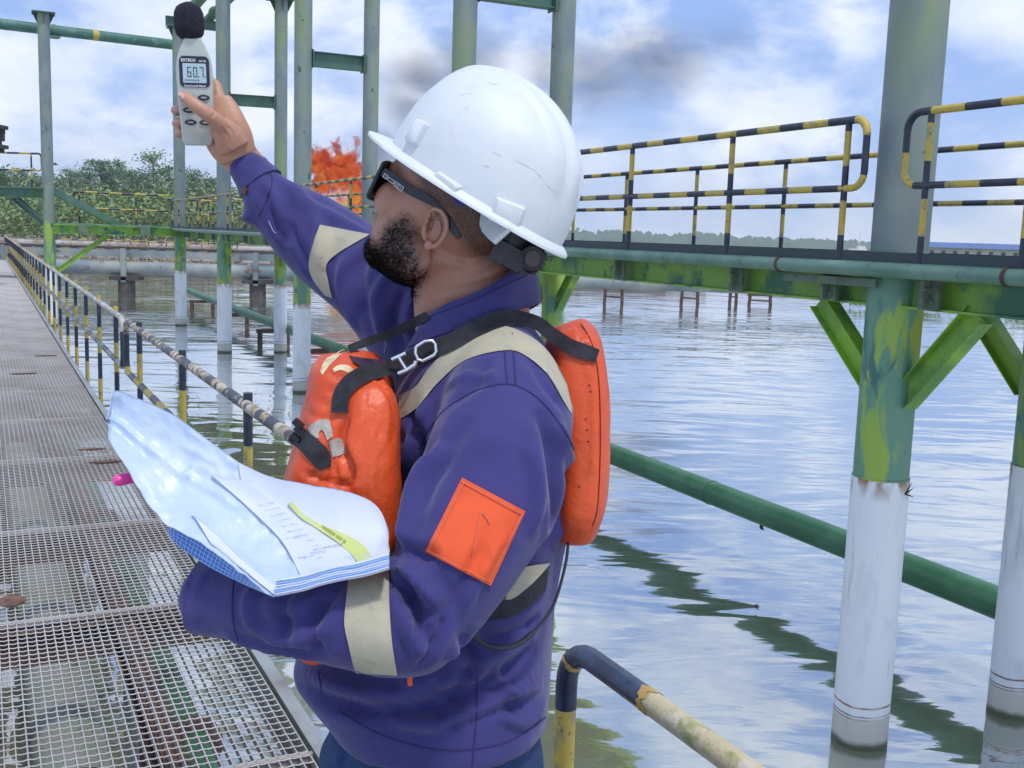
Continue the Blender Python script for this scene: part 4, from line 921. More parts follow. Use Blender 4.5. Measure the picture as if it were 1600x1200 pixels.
# open cuffs with a real wall thickness
def shell(name, specs, wall, m, par, seg=40, exp=2.2, wob=.0):
    A_ = np.array([list(at(x, y, d))+[r*d/F, rz] for x, y, d, r, rz in specs]); n_ = len(A_); tt = np.linspace(0, n_-1, 12); vs = []; k_ = len(tt)
    C_ = np.array([[np.interp(t_, range(n_), A_[:, c]) for c in range(5)] for t_ in tt])
    for lay in (0, 1):
        for i in range(k_):
            t_ = nrm(C_[min(i+1, k_-1), :3]-C_[max(i-1, 0), :3]); a = nrm(np.cross(t_, FW)); b_ = nrm(np.cross(a, t_))
            for j in range(seg):
                an = 2*math.pi*j/seg; c, s_ = math.cos(an), math.sin(an); q = (abs(c)**exp+abs(s_)**exp)**(-1/exp); w_ = 1+wob*noise.noise(Vector((c*2, s_*2, i*.35)))
                vs.append(C_[i, :3]+a*c*q*(C_[i, 3]*w_-wall*lay)+b_*s_*q*(C_[i, 4]*w_-wall*lay))
    N_ = k_*seg; fs = []
    for i in range(k_-1):
        for j in range(seg): j2 = (j+1) % seg; fs += [(i*seg+j, i*seg+j2, (i+1)*seg+j2, (i+1)*seg+j), (N_+i*seg+j, N_+(i+1)*seg+j, N_+(i+1)*seg+j2, N_+i*seg+j2)]
    for e_ in (0, k_-1):
        for j in range(seg): j2 = (j+1) % seg; fs.append((e_*seg+j, N_+e_*seg+j, N_+e_*seg+j2, e_*seg+j2) if e_ == 0 else (e_*seg+j, e_*seg+j2, N_+e_*seg+j2, N_+e_*seg+j))
    return MB().add(vs, fs).obj(name, m, par, angle=50)
shell('cuff', [(368,937,1.400,61,.062),(340,933,1.404,60,.060),(313,930,1.407,58.5,.054)], .004, CLOTH, jo, wob=.05)
shell('cuff', [(408,289,1.86,37,.050),(394,270,1.86,31.5,.044),(381,253,1.86,27,.038)], .0035, CLOTH, jo, wob=.05)
# cream bands
def band(A, B, nu, nv, name='reflective_band', m=TAPE, **k): return addp(sheet(bvj, A, B, nu, nv, **k), name, m, jo)
band([(545,896),(541,935),(538,975),(545,1010),(552,1040),(556,1052)], [(608,888),(608,930),(610,975),(614,1015),(621,1056)], 30, 12, off=.003, smooth=2)
band([(500,351),(491,375),(482,412),(489,437),(508,462)], [(578,366),(530,394),(510,414),(513,440),(519,466)], 24, 16, off=.003, smooth=2)
band([(622,618),(650,603),(672,572),(712,538),(775,512),(806,514),(848,540),(880,585),(898,630),(903,648)], [(624,655),(652,636),(684,598),(728,562),(790,547),(822,556),(856,585),(880,625),(898,655),(904,668)], 60, 10, off=.003, smooth=3)
band([(755,905),(790,893),(830,884),(860,880)], [(770,926),(796,937),(828,915),(856,886)], 30, 8, off=.006, smooth=10, mind=1.405)
band([(722,746),(821,799)], [(664,862),(767,916)], 26, 26, 'orange_patch', ORC, off=.004, thick=.002, smooth=3)
for pts in ([(726,752),(672,858)], [(816,803),(764,908)], [(668,860),(766,910)], [(721,752),(815,803)], [(752,800),(746,830),(738,870)], [(752,800),(758,805),(766,818)]):
    addp(seam(bvj, pts, .0007, .0064), 'patch_stitch', mat('orange_thread', (.62,.16,.08), .8), jo)
BTN = mat('brown_button', (.10,.03,.03), .3)
h = hit(bvj, 384, 298)
if h:
    a1 = -h[2] if h[2]@FW < 0 else h[2]; c = h[1]-a1*.002; MB().tube([c-a1*.0025, c+a1*.002], .0068, 20).tube([c-a1*.003, c-a1*.0015], .004, 12).obj('cuff_button', BTN, jo)
THR = mat('white_thread', (.6,.6,.62), .8)
for pts in ([(420,345),(424,355),(428,362),(432,364)], [(601,527),(603,540),(600,552)]):
    addp(seam(bvj, pts, .0005, .001, 24), 'loose_thread', THR, jo)
h = hit(bvj, 645, 1060)
MB().tube([at(642,1052,1.31), at(640,1062,1.312), at(641,1070,1.315)], .0032, 8).obj('orange_tuft', ORC, jo)
# front placket edge with zip and small flap
PLK = addp(ribbon(bvj, [(626,690,8),(618,730,10),(608,765,14),(606,800,16)], 10, 24, 4, off=.006, smooth=2), 'placket', CLOTH, jo)
# collar
def collar():
    e1 = nrm(RT+.47*UP); mb = MB(); n = 56; vs = []
    cl = at(729, 528, 1.60); ct = at(743, 462, 1.585)
    prof = [(0, .0), (.35, .004), (.8, .006), (1.0, .004), (1.03, 0), (1.0, -.005), (.6, -.008), (0, -.008)]   # folded stand-up collar
    a0 = math.radians(198); rng_ = math.radians(326)
    for i in range(n):
        t = a0+rng_*i/(n-1); c, s = math.cos(t), math.sin(t)
        fr_ = math.exp(-((i/(n-1.))/.06)**2)+math.exp(-((1-i/(n-1.))/.06)**2)
        w_ = 1+.04*math.sin(t*5+1)
        for f, o_ in prof:
            cc = cl+(ct-cl)*f; ra = (.123*(1-f)+.089*f)*w_; rb = .112*(1-f)+.088*f
            vs.append(cc+e1*c*(ra+o_)+FW*s*(rb+o_)-UP*.004*math.sin(t*3)*f-UP*.012*fr_*f)
    m_ = len(prof); fs = [(i*m_+j, i*m_+(j+1) % m_, (i+1)*m_+(j+1) % m_, (i+1)*m_+j) for i in range(n-1) for j in range(m_)]
    fs += [tuple(range(m_)), tuple((n-1)*m_+j for j in range(m_))[::-1]]
    return mb.add(vs, fs)
cm = remesh(collar(), .0028, 3); V = mverts(cm); Nn = mnorm(cm); setv(cm, V+Nn*(np.array([noise.noise(Vector(v*22)) for v in V])*.003)[:, None])
cw = cm.copy(); fin(cm, 'collar', CLOTH, man)
bvc = bvh_of(cw)
for pts in ([(612,533),(660,500),(740,468),(824,430)], [(612,553),(690,522),(780,492),(850,484)]): addp(seam(bvc, pts, .0009, .0006), 'seam', SEAMM, jo)

# ---- head, neck, inner arms and hands: one continuous body
YAW = .42
hf = nrm(math.cos(YAW)*(-.85*RT+.53*UP)+math.sin(YAW)*FW); hu = nrm(.53*RT+.85*UP)*.98-.2*FW; hu = nrm(hu-hf*(hu@hf)); hl_ = np.cross(hu, hf)
HC = at(705, 322, 1.54)
def H3(x, y, z): return HC+hf*x+hl_*y+hu*z
def hloc(P): q = np.asarray(P)-HC; return q@hf, q@hl_, q@hu
def hpx(x, y, yl):
    d = ray(x, y); t = ((HC-CAM)@hl_+yl)/(d@hl_); return CAM+d*t
AX = (hf, hl_, hu)
mb = MB()
ball3(mb, H3(-.002,0,.022), AX, (.105,.078,.100), 32, 22)
ball3(mb, H3(.036,0,-.025), AX, (.066,.068,.085), 28, 18)
ball3(mb, H3(.030,0,-.080), AX, (.066,.060,.055), 28, 18)      # jaw
ball3(mb, H3(.066,0,-.108), AX, (.030,.034,.026))               # chin
for s in (-1, 1):
    ball3(mb, H3(.062,.046*s,-.032), AX, (.030,.026,.030))      # cheekbone
    ball3(mb, H3(.002,.050*s,-.088), AX, (.044,.022,.036))      # jaw angle
    ball3(mb, H3(.088,.033*s,.010), AX, (.014,.016,.014))       # closed lid area
ball3(mb, H3(.090,0,.030), AX, (.016,.050,.014))                # brow
mb.tube([H3(.096,0,.014), H3(.108,0,-.012), H3(.122,0,-.034), H3(.110,0,-.048)], [.008,.010,.013,.010], 12)   # nose
for s in (-1, 1): ball3(mb, H3(.106,.014*s,-.043), AX, (.012,.010,.009))
ball3(mb, H3(.096,0,-.066), AX, (.012,.026,.007)); ball3(mb, H3(.094,0,-.078), AX, (.012,.022,.008))          # lips
def cranial(e, pts, r): mb.tube([hpx(x, y, yl) for x, y, yl in pts], r, 10)
# ear: helix ridge, antihelix, tragus, lobe over a thin bowl
cranial('helix', [(669,340,.078),(672,331,.083),(680,326,.089),(690,330,.093),(697,342,.094),(698,356,.093),(694,369,.090),(686,381,.085),(676,388,.082)], [.0034,.0036,.0038,.0040,.0040,.0038,.0036,.0038,.0042])
cranial('anti', [(686,342,.084),(690,354,.085),(687,366,.084),(680,375,.082)], .0026)
ball3(mb, hpx(670,383,.081), AX, (.0075,.0048,.0085)); ball3(mb, hpx(664,360,.080), AX, (.0050,.0045,.0075))
ball3(mb, hpx(682,357,.0715), AX, (.016,.004,.023))
cranial('join', [(667,345,.076),(664,360,.077),(664,375,.077)], .0045)
for s in (-1,):
    for pts in ([(-.026,0),(-.02,.018),(-.035,.024),(-.048,.012),(-.05,-.01),(-.044,-.03)],): mb.tube([H3(a-.002, -.086, b_-.035) for a, b_ in pts], .004, 10)
    ball3(mb, H3(-.036,-.076,-.035), AX, (.016,.006,.026))
# neck and inner torso
loft(mb, [(722,330,1.56,62,.055),(724,390,1.57,78,.064),(735,450,1.585,90,.068),(738,500,1.60,90,.070),(745,560,1.61,90,.09),(755,640,1.62,95,.11),(740,800,1.62,90,.10),(690,1100,1.62,110,.11)], 28, 2.1)
loft(mb, [(655,420,1.55,22,.04),(690,400,1.55,40,.05),(720,420,1.56,50,.05)], 16, 2.0)
loft(mb, [(745,600,1.60,60,.07),(785,650,1.46,52,.055),(745,850,1.38,46,.05),(690,975,1.345,40,.042),(560,965,1.35,38,.038),(420,945,1.385,30,.028),(345,932,1.42,26,.024),(318,924,1.44,23,.019)], 16, 2.0)
loft(mb, [(720,560,1.70,60,.06),(650,510,1.78,45,.045),(500,375,1.855,38,.038),(430,312,1.86,32,.033),(398,272,1.855,29,.024),(374,244,1.845,29,.021),(362,225,1.835,36,.019)], 20, 2.1)
# right hand closed round the meter (meter front plane at depth 1.775, back at 1.807)
def fing(pts, r, seg=12):
    P = [at(x, y, d) for x, y, d in pts]; n = len(P); Q = spl([tuple(p) for p in P], n*4) if False else None
    A_ = np.array(P); tt = np.linspace(0, n-1, n*5); out = []; rr = []
    for t in tt:
        i = min(int(t), n-2); f = t-i; p0, p1, p2, p3 = A_[max(i-1,0)], A_[i], A_[i+1], A_[min(i+2,n-1)]
        out.append(.5*((2*p1)+(-p0+p2)*f+(2*p0-5*p1+4*p2-p3)*f*f+(-p0+3*p1-3*p2+p3)*f**3)); rr.append(r[i]*(1-f)+r[i+1]*f)
    mb.tube(out, rr, seg); ball3(mb, out[-1], (RT, UP, FW), [rr[-1]]*3, 12, 8); ball3(mb, out[0], (RT, UP, FW), [rr[0]]*3, 12, 8)
loft(mb, [(372,246,1.84,30,.020),(360,222,1.83,37,.019),(350,197,1.825,36,.017),(344,172,1.825,30,.014),(341,152,1.825,20,.011)], 20, 2.2)  # palm
loft(mb, [(366,232,1.815,24,.016),(352,208,1.80,22,.016),(340,192,1.79,16,.013)], 16, 2.0)                  # thumb ball
fing([(352,206,1.80),(338,189,1.778),(318,174,1.762),(303,163,1.760),(287,150,1.764)], [.0150,.0135,.0118,.0116,.0090])
fing([(350,172,1.825),(341,146,1.832),(337,133,1.836),(322,126,1.838),(300,128,1.838)], [.011,.0098,.0092,.0088,.0078])
fing([(346,168,1.832),(326,166,1.842),(298,170,1.842),(278,172,1.835),(275,172,1.812),(281,170,1.796)], [.011,.010,.0095,.009,.0085,.0072])
fing([(346,188,1.832),(326,187,1.842),(298,190,1.842),(280,192,1.835),(276,193,1.812),(282,191,1.797)], [.010,.0095,.009,.0086,.0080,.0070])
fing([(348,205,1.830),(328,206,1.838),(300,208,1.838),(282,209,1.830),(278,209,1.810),(283,207,1.798)], [.0095,.0085,.008,.0076,.0070,.0060])
# left hand under the folder
def lh(pts, r): fing(pts, r, 10)
loft(mb, [(318,918,1.45,22,.018),(326,896,1.475,25,.015),(334,880,1.495,24,.012)], 16, 2.2)
lh([(338,900,1.46),(350,884,1.44),(362,872,1.425)], [.012,.010,.0085])
for k in range(4): lh([(324+7*k,884-3*k,1.50),(328+7*k,868-3*k,1.512),(336+7*k,856-3*k,1.50),(344+6*k,852-3*k,1.478)], [.0088,.008,.0075,.0065])
body = remesh(mb, .0024, 4)
V = mverts(body); q = V-CAM; zz = q@FW; px = 800+F*(q@RT)/zz; py = 600-F*(q@UP)/zz
def polyd(poly, X, Y):       # signed pixel distance to polygon (positive inside)
    P = np.array(poly, float); n = len(P); ins = np.zeros(len(X), bool); dm = np.full(len(X), 1e9)
    for i in range(n):
        x0, y0 = P[i]; x1, y1 = P[(i+1) % n]
        cnd = ((y0 > Y) != (y1 > Y)) & (X < (x1-x0)*(Y-y0)/((y1-y0) if abs(y1-y0) > 1e-9 else 1e-9)+x0); ins ^= cnd
        t = np.clip(((X-x0)*(x1-x0)+(Y-y0)*(y1-y0))/max((x1-x0)**2+(y1-y0)**2, 1e-9), 0, 1); dm = np.minimum(dm, np.hypot(X-x0-t*(x1-x0), Y-y0-t*(y1-y0)))
    return np.where(ins, dm, -dm)
lx, ly, lz = (V-HC)@hf, (V-HC)@hl_, (V-HC)@hu
# mirror the masks onto the far side of the head by reflecting in the sagittal plane
Vm = V.copy(); far_ = ly < 0; Vm[far_] -= 2*ly[far_][:, None]*hl_[None, :]
q = Vm-CAM; zz = q@FW; mpx = 800+F*(q@RT)/zz; mpy = 600-F*(q@UP)/zz
ishead = (np.abs(ly) < .12) & (lz > -.2) & (np.abs(lx) < .16)
beardP = [(540,330),(588,372),(604,344),(630,330),(648,338),(658,362),(660,392),(668,425),(664,452),(650,470),(560,480),(530,400)]
fadeP = [(560,150),(645,262),(652,300),(668,318),(682,322),(700,336),(712,372),(726,392),(760,418),(800,440),(900,480),(900,150)]
mb_ = np.where(ishead, np.clip(polyd(beardP, mpx, mpy)/26.+.25, 0, 1), 0); mf = np.where(ishead, np.clip(polyd(fadeP, mpx, mpy)/22.+.35, 0, 1), 0)
ear = polyd([(660,336),(680,322),(702,338),(704,362),(692,385),(668,394),(658,380)], px, py) > -1; front_ = (ly > .079)
mf[ear & (ly > .070)] = 0; mb_[ear & (ly > .070)] = 0
at_ = body.attributes.new('beard', 'FLOAT', 'POINT'); at_.data.foreach_set('value', mb_.astype(np.float32))
at_ = body.attributes.new('fade', 'FLOAT', 'POINT'); at_.data.foreach_set('value', mf.astype(np.float32))
hand = np.clip((420-px)/60., 0, 1)*(py < 400); at_ = body.attributes.new('palm', 'FLOAT', 'POINT'); at_.data.foreach_set('value', hand.astype(np.float32))
fold(body, bvh_of(body), [([(352,196),(362,206),(366,220)], 2.2, -1.6), ([(346,200),(356,212),(358,228)], 2.0, -1.4), ([(340,204),(348,218),(350,236)], 2.0, -1.3), ([(336,176),(330,184)], 2, -1.2), ([(352,232),(362,240),(376,238)], 2.5, -1.2), ([(309,161),(305,170)], 1.8, -.9), ([(675,338),(674,350),(668,362)], 3.6, -5.0), ([(684,340),(691,352),(688,368)], 1.8, -1.6), ([(690,420),(730,425),(780,410)], 6, -1.2), ([(675,455),(730,450),(790,430)], 6, -1.2)])
SKIN = mat('skin', (.30,.145,.082), .46); t, b = nodes(SKIN); n = t.nodes; l = t.links
b.inputs['Subsurface Weight'].default_value = .06; b.inputs['Subsurface Radius'].default_value = (.01,.004,.002)
def anode(nm):
    a = n.new('ShaderNodeAttribute'); a.attribute_name = nm; return a.outputs['Fac']
g = n.new('ShaderNodeTexCoord')
def nz_(sc, det=5):
    q = n.new('ShaderNodeTexNoise'); q.inputs['Scale'].default_value = sc; q.inputs['Detail'].default_value = det; l.new(g.outputs['Object'], q.inputs['Vector']); return q.outputs[0]
def mixc(f, a, c2):
    q = n.new('ShaderNodeMix'); q.data_type = 'RGBA'; l.new(f, q.inputs[0])
    for i, c in ((6, a), (7, c2)):
        if isinstance(c, tuple): q.inputs[i].default_value = (*c, 1)
        else: l.new(c, q.inputs[i])
    return q.outputs[2]
def mm(op, a, b_, cl=False):
    q = n.new('ShaderNodeMath'); q.operation = op; q.use_clamp = cl
    for i, c in enumerate((a, b_)):
        if isinstance(c, (int, float)): q.inputs[i].default_value = c
        else: l.new(c, q.inputs[i])
    return q.outputs[0]
base = mixc(mm('MULTIPLY', nz_(14), 1.0), (.30,.142,.094), (.43,.222,.150))
base = mixc(mm('MULTIPLY', anode('palm'), .85), base, (.46,.24,.155))
base = mixc(mm('MULTIPLY', anode('fade'), mm('ADD', .35, mm('MULTIPLY', nz_(260, 3), .9)), True), base, (.085,.045,.035))
base = mixc(mm('MULTIPLY', anode('beard'), mm('SUBTRACT', mm('MULTIPLY', nz_(190, 4), 2.2), .25), True), base, (.035,.02,.018))
l.new(base, b.inputs['Base Color'])
bn = n.new('ShaderNodeBump'); bn.inputs['Strength'].default_value = .3; bn.inputs['Distance'].default_value = .002; l.new(nz_(420, 3), bn.inputs['Height']); l.new(bn.outputs[0], b.inputs['Normal'])
Nb = mnorm(body); Vb = mverts(body).copy()
bo_ = fin(body, 'body', SKIN, man)
# beard and short hair strands
HAIR = mat('black_hair', (.008,.006,.005), .9, spec=.1)
def strands(mask, n_, L_, w_, curl, seed, name, jit=.6):
    r_ = np.random.RandomState(seed); p = mask/mask.sum(); idx = r_.choice(len(mask), n_, p=p); m_ = MB(); vs = []; fs = []
    for i in idx:
        c = Vb[i]+r_.randn(3)*.0012; d = nrm(Nb[i]+r_.randn(3)*jit-hu*.25); s = nrm(np.cross(d, r_.randn(3))); k = len(vs); l2 = L_*(.5+r_.rand())
        e = nrm(np.cross(d, s)); p1 = c+d*l2*.5+e*curl*l2; p2 = c+d*l2*.85-e*curl*l2*.2
        vs += [c-s*w_, c+s*w_, p1-s*w_, p1+s*w_, p2]; fs += [(k, k+1, k+3, k+2), (k+2, k+3, k+4)]
    m_.add(vs, fs); return m_.obj(name, HAIR, man, False)
dense = mb_**2*(.35+.65*np.clip((640-mpx)/40., 0, 1)+.0)*(1+1.2*np.clip((mpy-380)/40., 0, 1)); dense[~ishead] = 0
pat = np.array([noise.noise(Vector(v*75)) for v in Vb[::1]]) if len(Vb) < 400000 else np.ones(len(Vb))
strands(dense*np.clip(pat*1.2+1.0, .3, 1), 21000, .0050, .00026, .5, 2, 'beard')
strands(np.where(ishead & (lz < .06), mf**1.5, 0)+1e-12, 9000, .0022, .00022, .1, 3, 'short_hair', .5)
# ---- helmet
def helmet():
    mb = MB(); nu, nv = 240, 56; a, b_, h_ = .150, .121, .161; vs = []
    def pt(ph, u_):
        # u_: 0 = crown, 1 = rim, >1 = brim lip
        c, s = math.cos(ph), math.sin(ph)
        if u_ <= 1:
            ps = (1-u_)*math.pi/2; r = math.cos(ps)**.86; z = h_*math.sin(ps)**.93; off = 0
            x, y = a*c*r, b_*s*r
            x *= 1.11 if x < 0 else .85
            # crown ridges: a broad middle one and two slimmer beside it
            top_ = min(max((z/h_-.30)/.25, 0), 1)
            rr_ = .0068*math.exp(-(y/.014)**4)+.0052*(math.exp(-((abs(y)-.038)/.009)**4))
            k = 1+top_*rr_/.16*(1 if x < .06 else max(0, 1-(x-.06)/.05)); x *= k; y *= k; z *= k
            if u_ > .86: z -= 0
        else:
            w = u_-1; vis = max(0, c)**2.2; ext = (.012+.034*vis+.003*max(0, -c))*w
            r = 1; x, y = a*c, b_*s
            x *= 1.11 if x < 0 else .85
            nx, ny = c/a, s/b_; q = math.hypot(nx, ny); x += nx/q*ext; y += ny/q*ext; z = -.004-.006*w**2-.003*w+.004*vis*w
        return x, y, z
    us = list(np.linspace(0.0001, 1, nv-8))+list(np.linspace(1.02, 2, 8))
    for lay in (0, 1):
        for u_ in us:
            for j in range(nu):
                x, y, z = pt(2*math.pi*j/nu, u_); s_ = 1 if lay == 0 else .975
                if lay: z = z*s_-.0032 if u_ <= 1 else z-.0036
                vs.append(H3(-.012+x*(s_ if u_ <= 1 else .994), y*(s_ if u_ <= 1 else .994), .040+z+.07*x))
    n = nv*nu; fs = []
    for i in range(nv-1):
        for j in range(nu):
            j2 = (j+1) % nu; fs.append((i*nu+j, (i+1)*nu+j, (i+1)*nu+j2, i*nu+j2)); fs.append((n+i*nu+j, n+i*nu+j2, n+(i+1)*nu+j2, n+(i+1)*nu+j))
    fs.append(tuple(range(nu))); fs.append(tuple(n+j for j in range(nu))[::-1])
    i = nv-1
    for j in range(nu): j2 = (j+1) % nu; fs.append((i*nu+j, n+i*nu+j, n+i*nu+j2, i*nu+j2))
    return mb.add(vs, fs)
hm_ = helmet(); ho = hm_.obj('helmet', HELM, man, angle=60)
hme = bpy.data.meshes.new('t'); hme.from_pydata(hm_.v, [], hm_.f); hme.update(); bvh_h = bvh_of(hme)
def slot(px_, py_, wx, wy, th=.006, tilt=0):
    h = hit(bvh_h, px_, py_)
    if not h: return
    c, nr = h[1], h[2]
    if nr@FW > 0: nr = -nr
    t1 = nrm(hf-nr*(hf@nr)); t2 = np.cross(nr, t1); mb = MB(); vs = []; N_ = 6
    for z, s_ in ((-.006, 1.0), (th*.6, 1.0), (th, .88)):
        for (sx, sy) in ((-1,-1),(1,-1),(1,1),(-1,1)):
            for k in range(N_):     # rounded corners
                an = math.pi/2*k/(N_-1)+{(-1,-1): math.pi, (1,-1): 1.5*math.pi, (1,1): 0, (-1,1): .5*math.pi}[(sx, sy)]
                rr_ = .0035; vs.append(c+nr*z+t1*((sx*(wx-rr_))+rr_*math.cos(an))*s_+t2*((sy*(wy-rr_))+rr_*math.sin(an))*s_)
    m_ = 4*N_; fs = [(l_*m_+k, l_*m_+(k+1) % m_, (l_+1)*m_+(k+1) % m_, (l_+1)*m_+k) for l_ in (0, 1) for k in range(m_)]+[tuple(2*m_+k for k in range(m_))]
    mb.add(vs, fs).obj('accessory_slot', HELM, ho, angle=50)
slot(792, 334, .021, .0165, .007); slot(700, 284, .020, .008, .005); slot(653, 208, .013, .017, .007)
SCF = mat('scuff_mark', (.52,.53,.56), .7, col2=(.62,.63,.65), scale=200)
for pts in ([(806,250,2),(822,257,4),(838,266,2)], [(838,268,1.5),(846,278,1.5)], [(852,284,2),(858,291,4),(862,296,2)], [(864,296,1.2),(872,303,1.2)], [(762,128,2),(772,131,3),(780,130,1.5)], [(700,190,1),(706,204,1.4),(704,214,1)], [(770,238,2),(778,240,3),(784,244,1.5)], [(756,258,1),(762,260,2),(765,262,1)], [(716,150,1),(730,146,1.2),(742,150,.8)]):
    addp(ribbon(bvh_h, pts, 3, 14, 3, off=.0004, thick=.0003), 'scuff', SCF, ho)
# suspension: grey tab, black band and ratchet knob
SUSG = mat('grey_suspension_plastic', (.36,.38,.40), .5)
def hquad(name, pts, yl, th, m, par, rad=0):
    A_ = [hpx(x, y, yl_) for (x, y), yl_ in zip(pts, yl)]; B_ = [p-hl_*th for p in A_]; n_ = len(A_)
    return MB().add(A_+B_, [tuple(range(n_)), tuple(range(n_, 2*n_))[::-1]]+[(i, n_+i, n_+(i+1) % n_, (i+1) % n_) for i in range(n_)]).obj(name, m, par, False)
hquad('suspension_tab', [(751,334),(749,350),(753,362),(764,374),(774,382),(798,360),(780,340)], [.088]*7, .003, SUSG, ho)
hquad('blue_pad', [(706,306),(712,318),(724,322),(732,320),(722,306)], [.086]*5, .003, mat('blue_pad', (.02,.03,.25), .6), ho)
mb = MB(); ps = [hpx(770,388,.084), hpx(790,398,.074), hpx(812,410,.05), hpx(834,412,.02), hpx(846,400,-.015), H3(-.115,-.05,-.03), H3(-.06,-.09,0)]
for a, c_ in zip(ps[:-1], ps[1:]): mb.beam(a, c_+(c_-a)*.12, .004, .030, up=tuple(nrm(hu*.8+hf*.3)))
for k in range(8): pass
mb.obj('nape_band', BLKP, ho, False)
hquad('dark_cradle', [(770,380),(800,356),(852,382),(846,406),(825,418),(790,404)], [.078,.085,.02,.0,.03,.06], .003, BLKP, ho)
kc = hpx(829, 402, .030); kx = nrm(hl_*.75-hf*.66)
mb = MB().tube([kc-kx*.010, kc+kx*.008, kc+kx*.012], [.020,.020,.017], 24)
for k in range(18):
    an = 2*math.pi*k/18; a1 = nrm(np.cross(kx, hu)); b1 = np.cross(kx, a1); mb.beam(kc+(a1*math.cos(an)+b1*math.sin(an))*.0205-kx*.008, kc+(a1*math.cos(an)+b1*math.sin(an))*.0205+kx*.007, .003, .002)
mb.obj('ratchet_knob', BLKP, ho); MB().tube([kc+kx*.012, kc+kx*.0135], .011, 20).obj('knob_cap', mat('knob_disc', (.05,.035,.04), .3), ho)
# ---- sunglasses
FRM = mat('matt_black_frame', (.014,.016,.024), .42); LEN = mat('dark_lens', (.03,.012,.008), .05, Coat_Weight=1.0)
gl = MB()
def flatpath(pts, wid, th, yl):      # an upright strip following picture points at lateral offsets yl
    P = spl([(x, y, w_, y2) for (x, y), w_, y2 in zip(pts, wid, yl)], 40); vs = []
    for i in range(len(P)):
        t_ = P[min(i+1, 39), :2]-P[max(i-1, 0), :2]; t_ /= np.linalg.norm(t_); nn_ = np.array([-t_[1], t_[0]])
        for o_, dy in ((-.5, 0), (.5, 0), (.5, -th), (-.5, -th)):
            p = P[i, :2]+nn_*P[i, 2]*o_; q_ = hpx(p[0], p[1], P[i, 3]); vs.append(q_+hl_*dy)
    fs = [(4*i+j, 4*i+(j+1) % 4, 4*i+4+(j+1) % 4, 4*i+4+j) for i in range(39) for j in range(4)]+[(0,1,2,3),(159,158,157,156)]
    return gl.add(vs, fs)
flatpath([(598,268),(618,281),(640,297),(662,308),(680,320),(697,338),(708,358),(717,371)], [13,15,14,14,9,9,11,8], .0035, [.076,.079,.081,.083,.086,.090,.089,.086])
go = gl.obj('sunglasses', FRM, man, False)
# far temple arm, lens rims, bridge
MB().tube([H3(.080,-.076,.004), H3(.0,-.088,.006), H3(-.03,-.088,-.012), H3(-.07,-.084,-.036)], .0035, 8).obj('temple_arm', FRM, go)
def lenspt(y, z): return H3(.106-3.4*y*y, y, z-.008)
for s in (1, -1):
    ys = np.linspace(.010, .073, 14)*s; top = []; bot = []
    for y in ys:
        u_ = (abs(y)-.010)/.063; top.append((y, .018+.004*math.sin(u_*3.1))); bot.append((y, -.036+.012*(abs(u_-.55)*1.5)**2.6+(0.006 if u_ < .1 else 0)))
    loop = top+bot[::-1]
    MB().tube([lenspt(*p) for p in loop]+[lenspt(*loop[0])], .0030, 8).obj('lens_rim', FRM, go)
    n_ = len(top); vs = [lenspt(*p)+hf*k for k in (0, -.0015) for p in top+bot]; m_ = 2*n_
    fs = [(i, i+1, n_+i+1, n_+i) for i in range(n_-1)]+[(m_+i, m_+n_+i, m_+n_+i+1, m_+i+1) for i in range(n_-1)]
    MB().add(vs, fs).obj('lens', LEN, go)
MB().tube([lenspt(.012, .008), lenspt(0, .013), lenspt(-.012, .008)], .003, 8).obj('bridge', FRM, go)
WM = mat('white_print', (.72,.72,.74), .5)
def hdecal(quads, name, m, par, up_=.0006):
    mb = MB()
    for q_ in quads:
        A_ = [hpx(x, y, yl)+hl_*up_ for x, y, yl in q_]; B_ = [p-hl_*.0004 for p in A_]; n_ = len(A_); mb.add(A_+B_, [tuple(range(n_)), tuple(range(n_, 2*n_))[::-1]]+[(i, n_+i, n_+(i+1) % n_, (i+1) % n_) for i in range(n_)])
    return mb.obj(name, m, par, False)
d_ = np.array([.80,.60]); e_ = np.array([-.5,.86])
def lq(u0, u1, v0, v1): return [tuple(np.array([601.5,270.5])+d_*u+e_*v)+(.0772+.00008*u,) for u, v in ((u0,v0),(u1,v0),(u1,v1),(u0,v1))]
hdecal([lq(0,7,0,.9), lq(0,7,6,6.9), lq(0,.9,0,7), lq(6.2,7,0,7), lq(3,4,3,4), lq(9,20,.8,1.6), lq(9,20,5.4,6.2), lq(8.4,9.2,1.6,5.4), lq(19.6,20.4,1.6,5.4), lq(22,37,-.3,.5), lq(22,37,6.8,7.6), lq(36.4,37.2,0,7), lq(22,22.8,0,7), lq(25,26.6,2.8,4.4), lq(32,33.6,2.8,4.4), lq(28.6,29.4,0,7)], 'temple_emblem', WM, go)

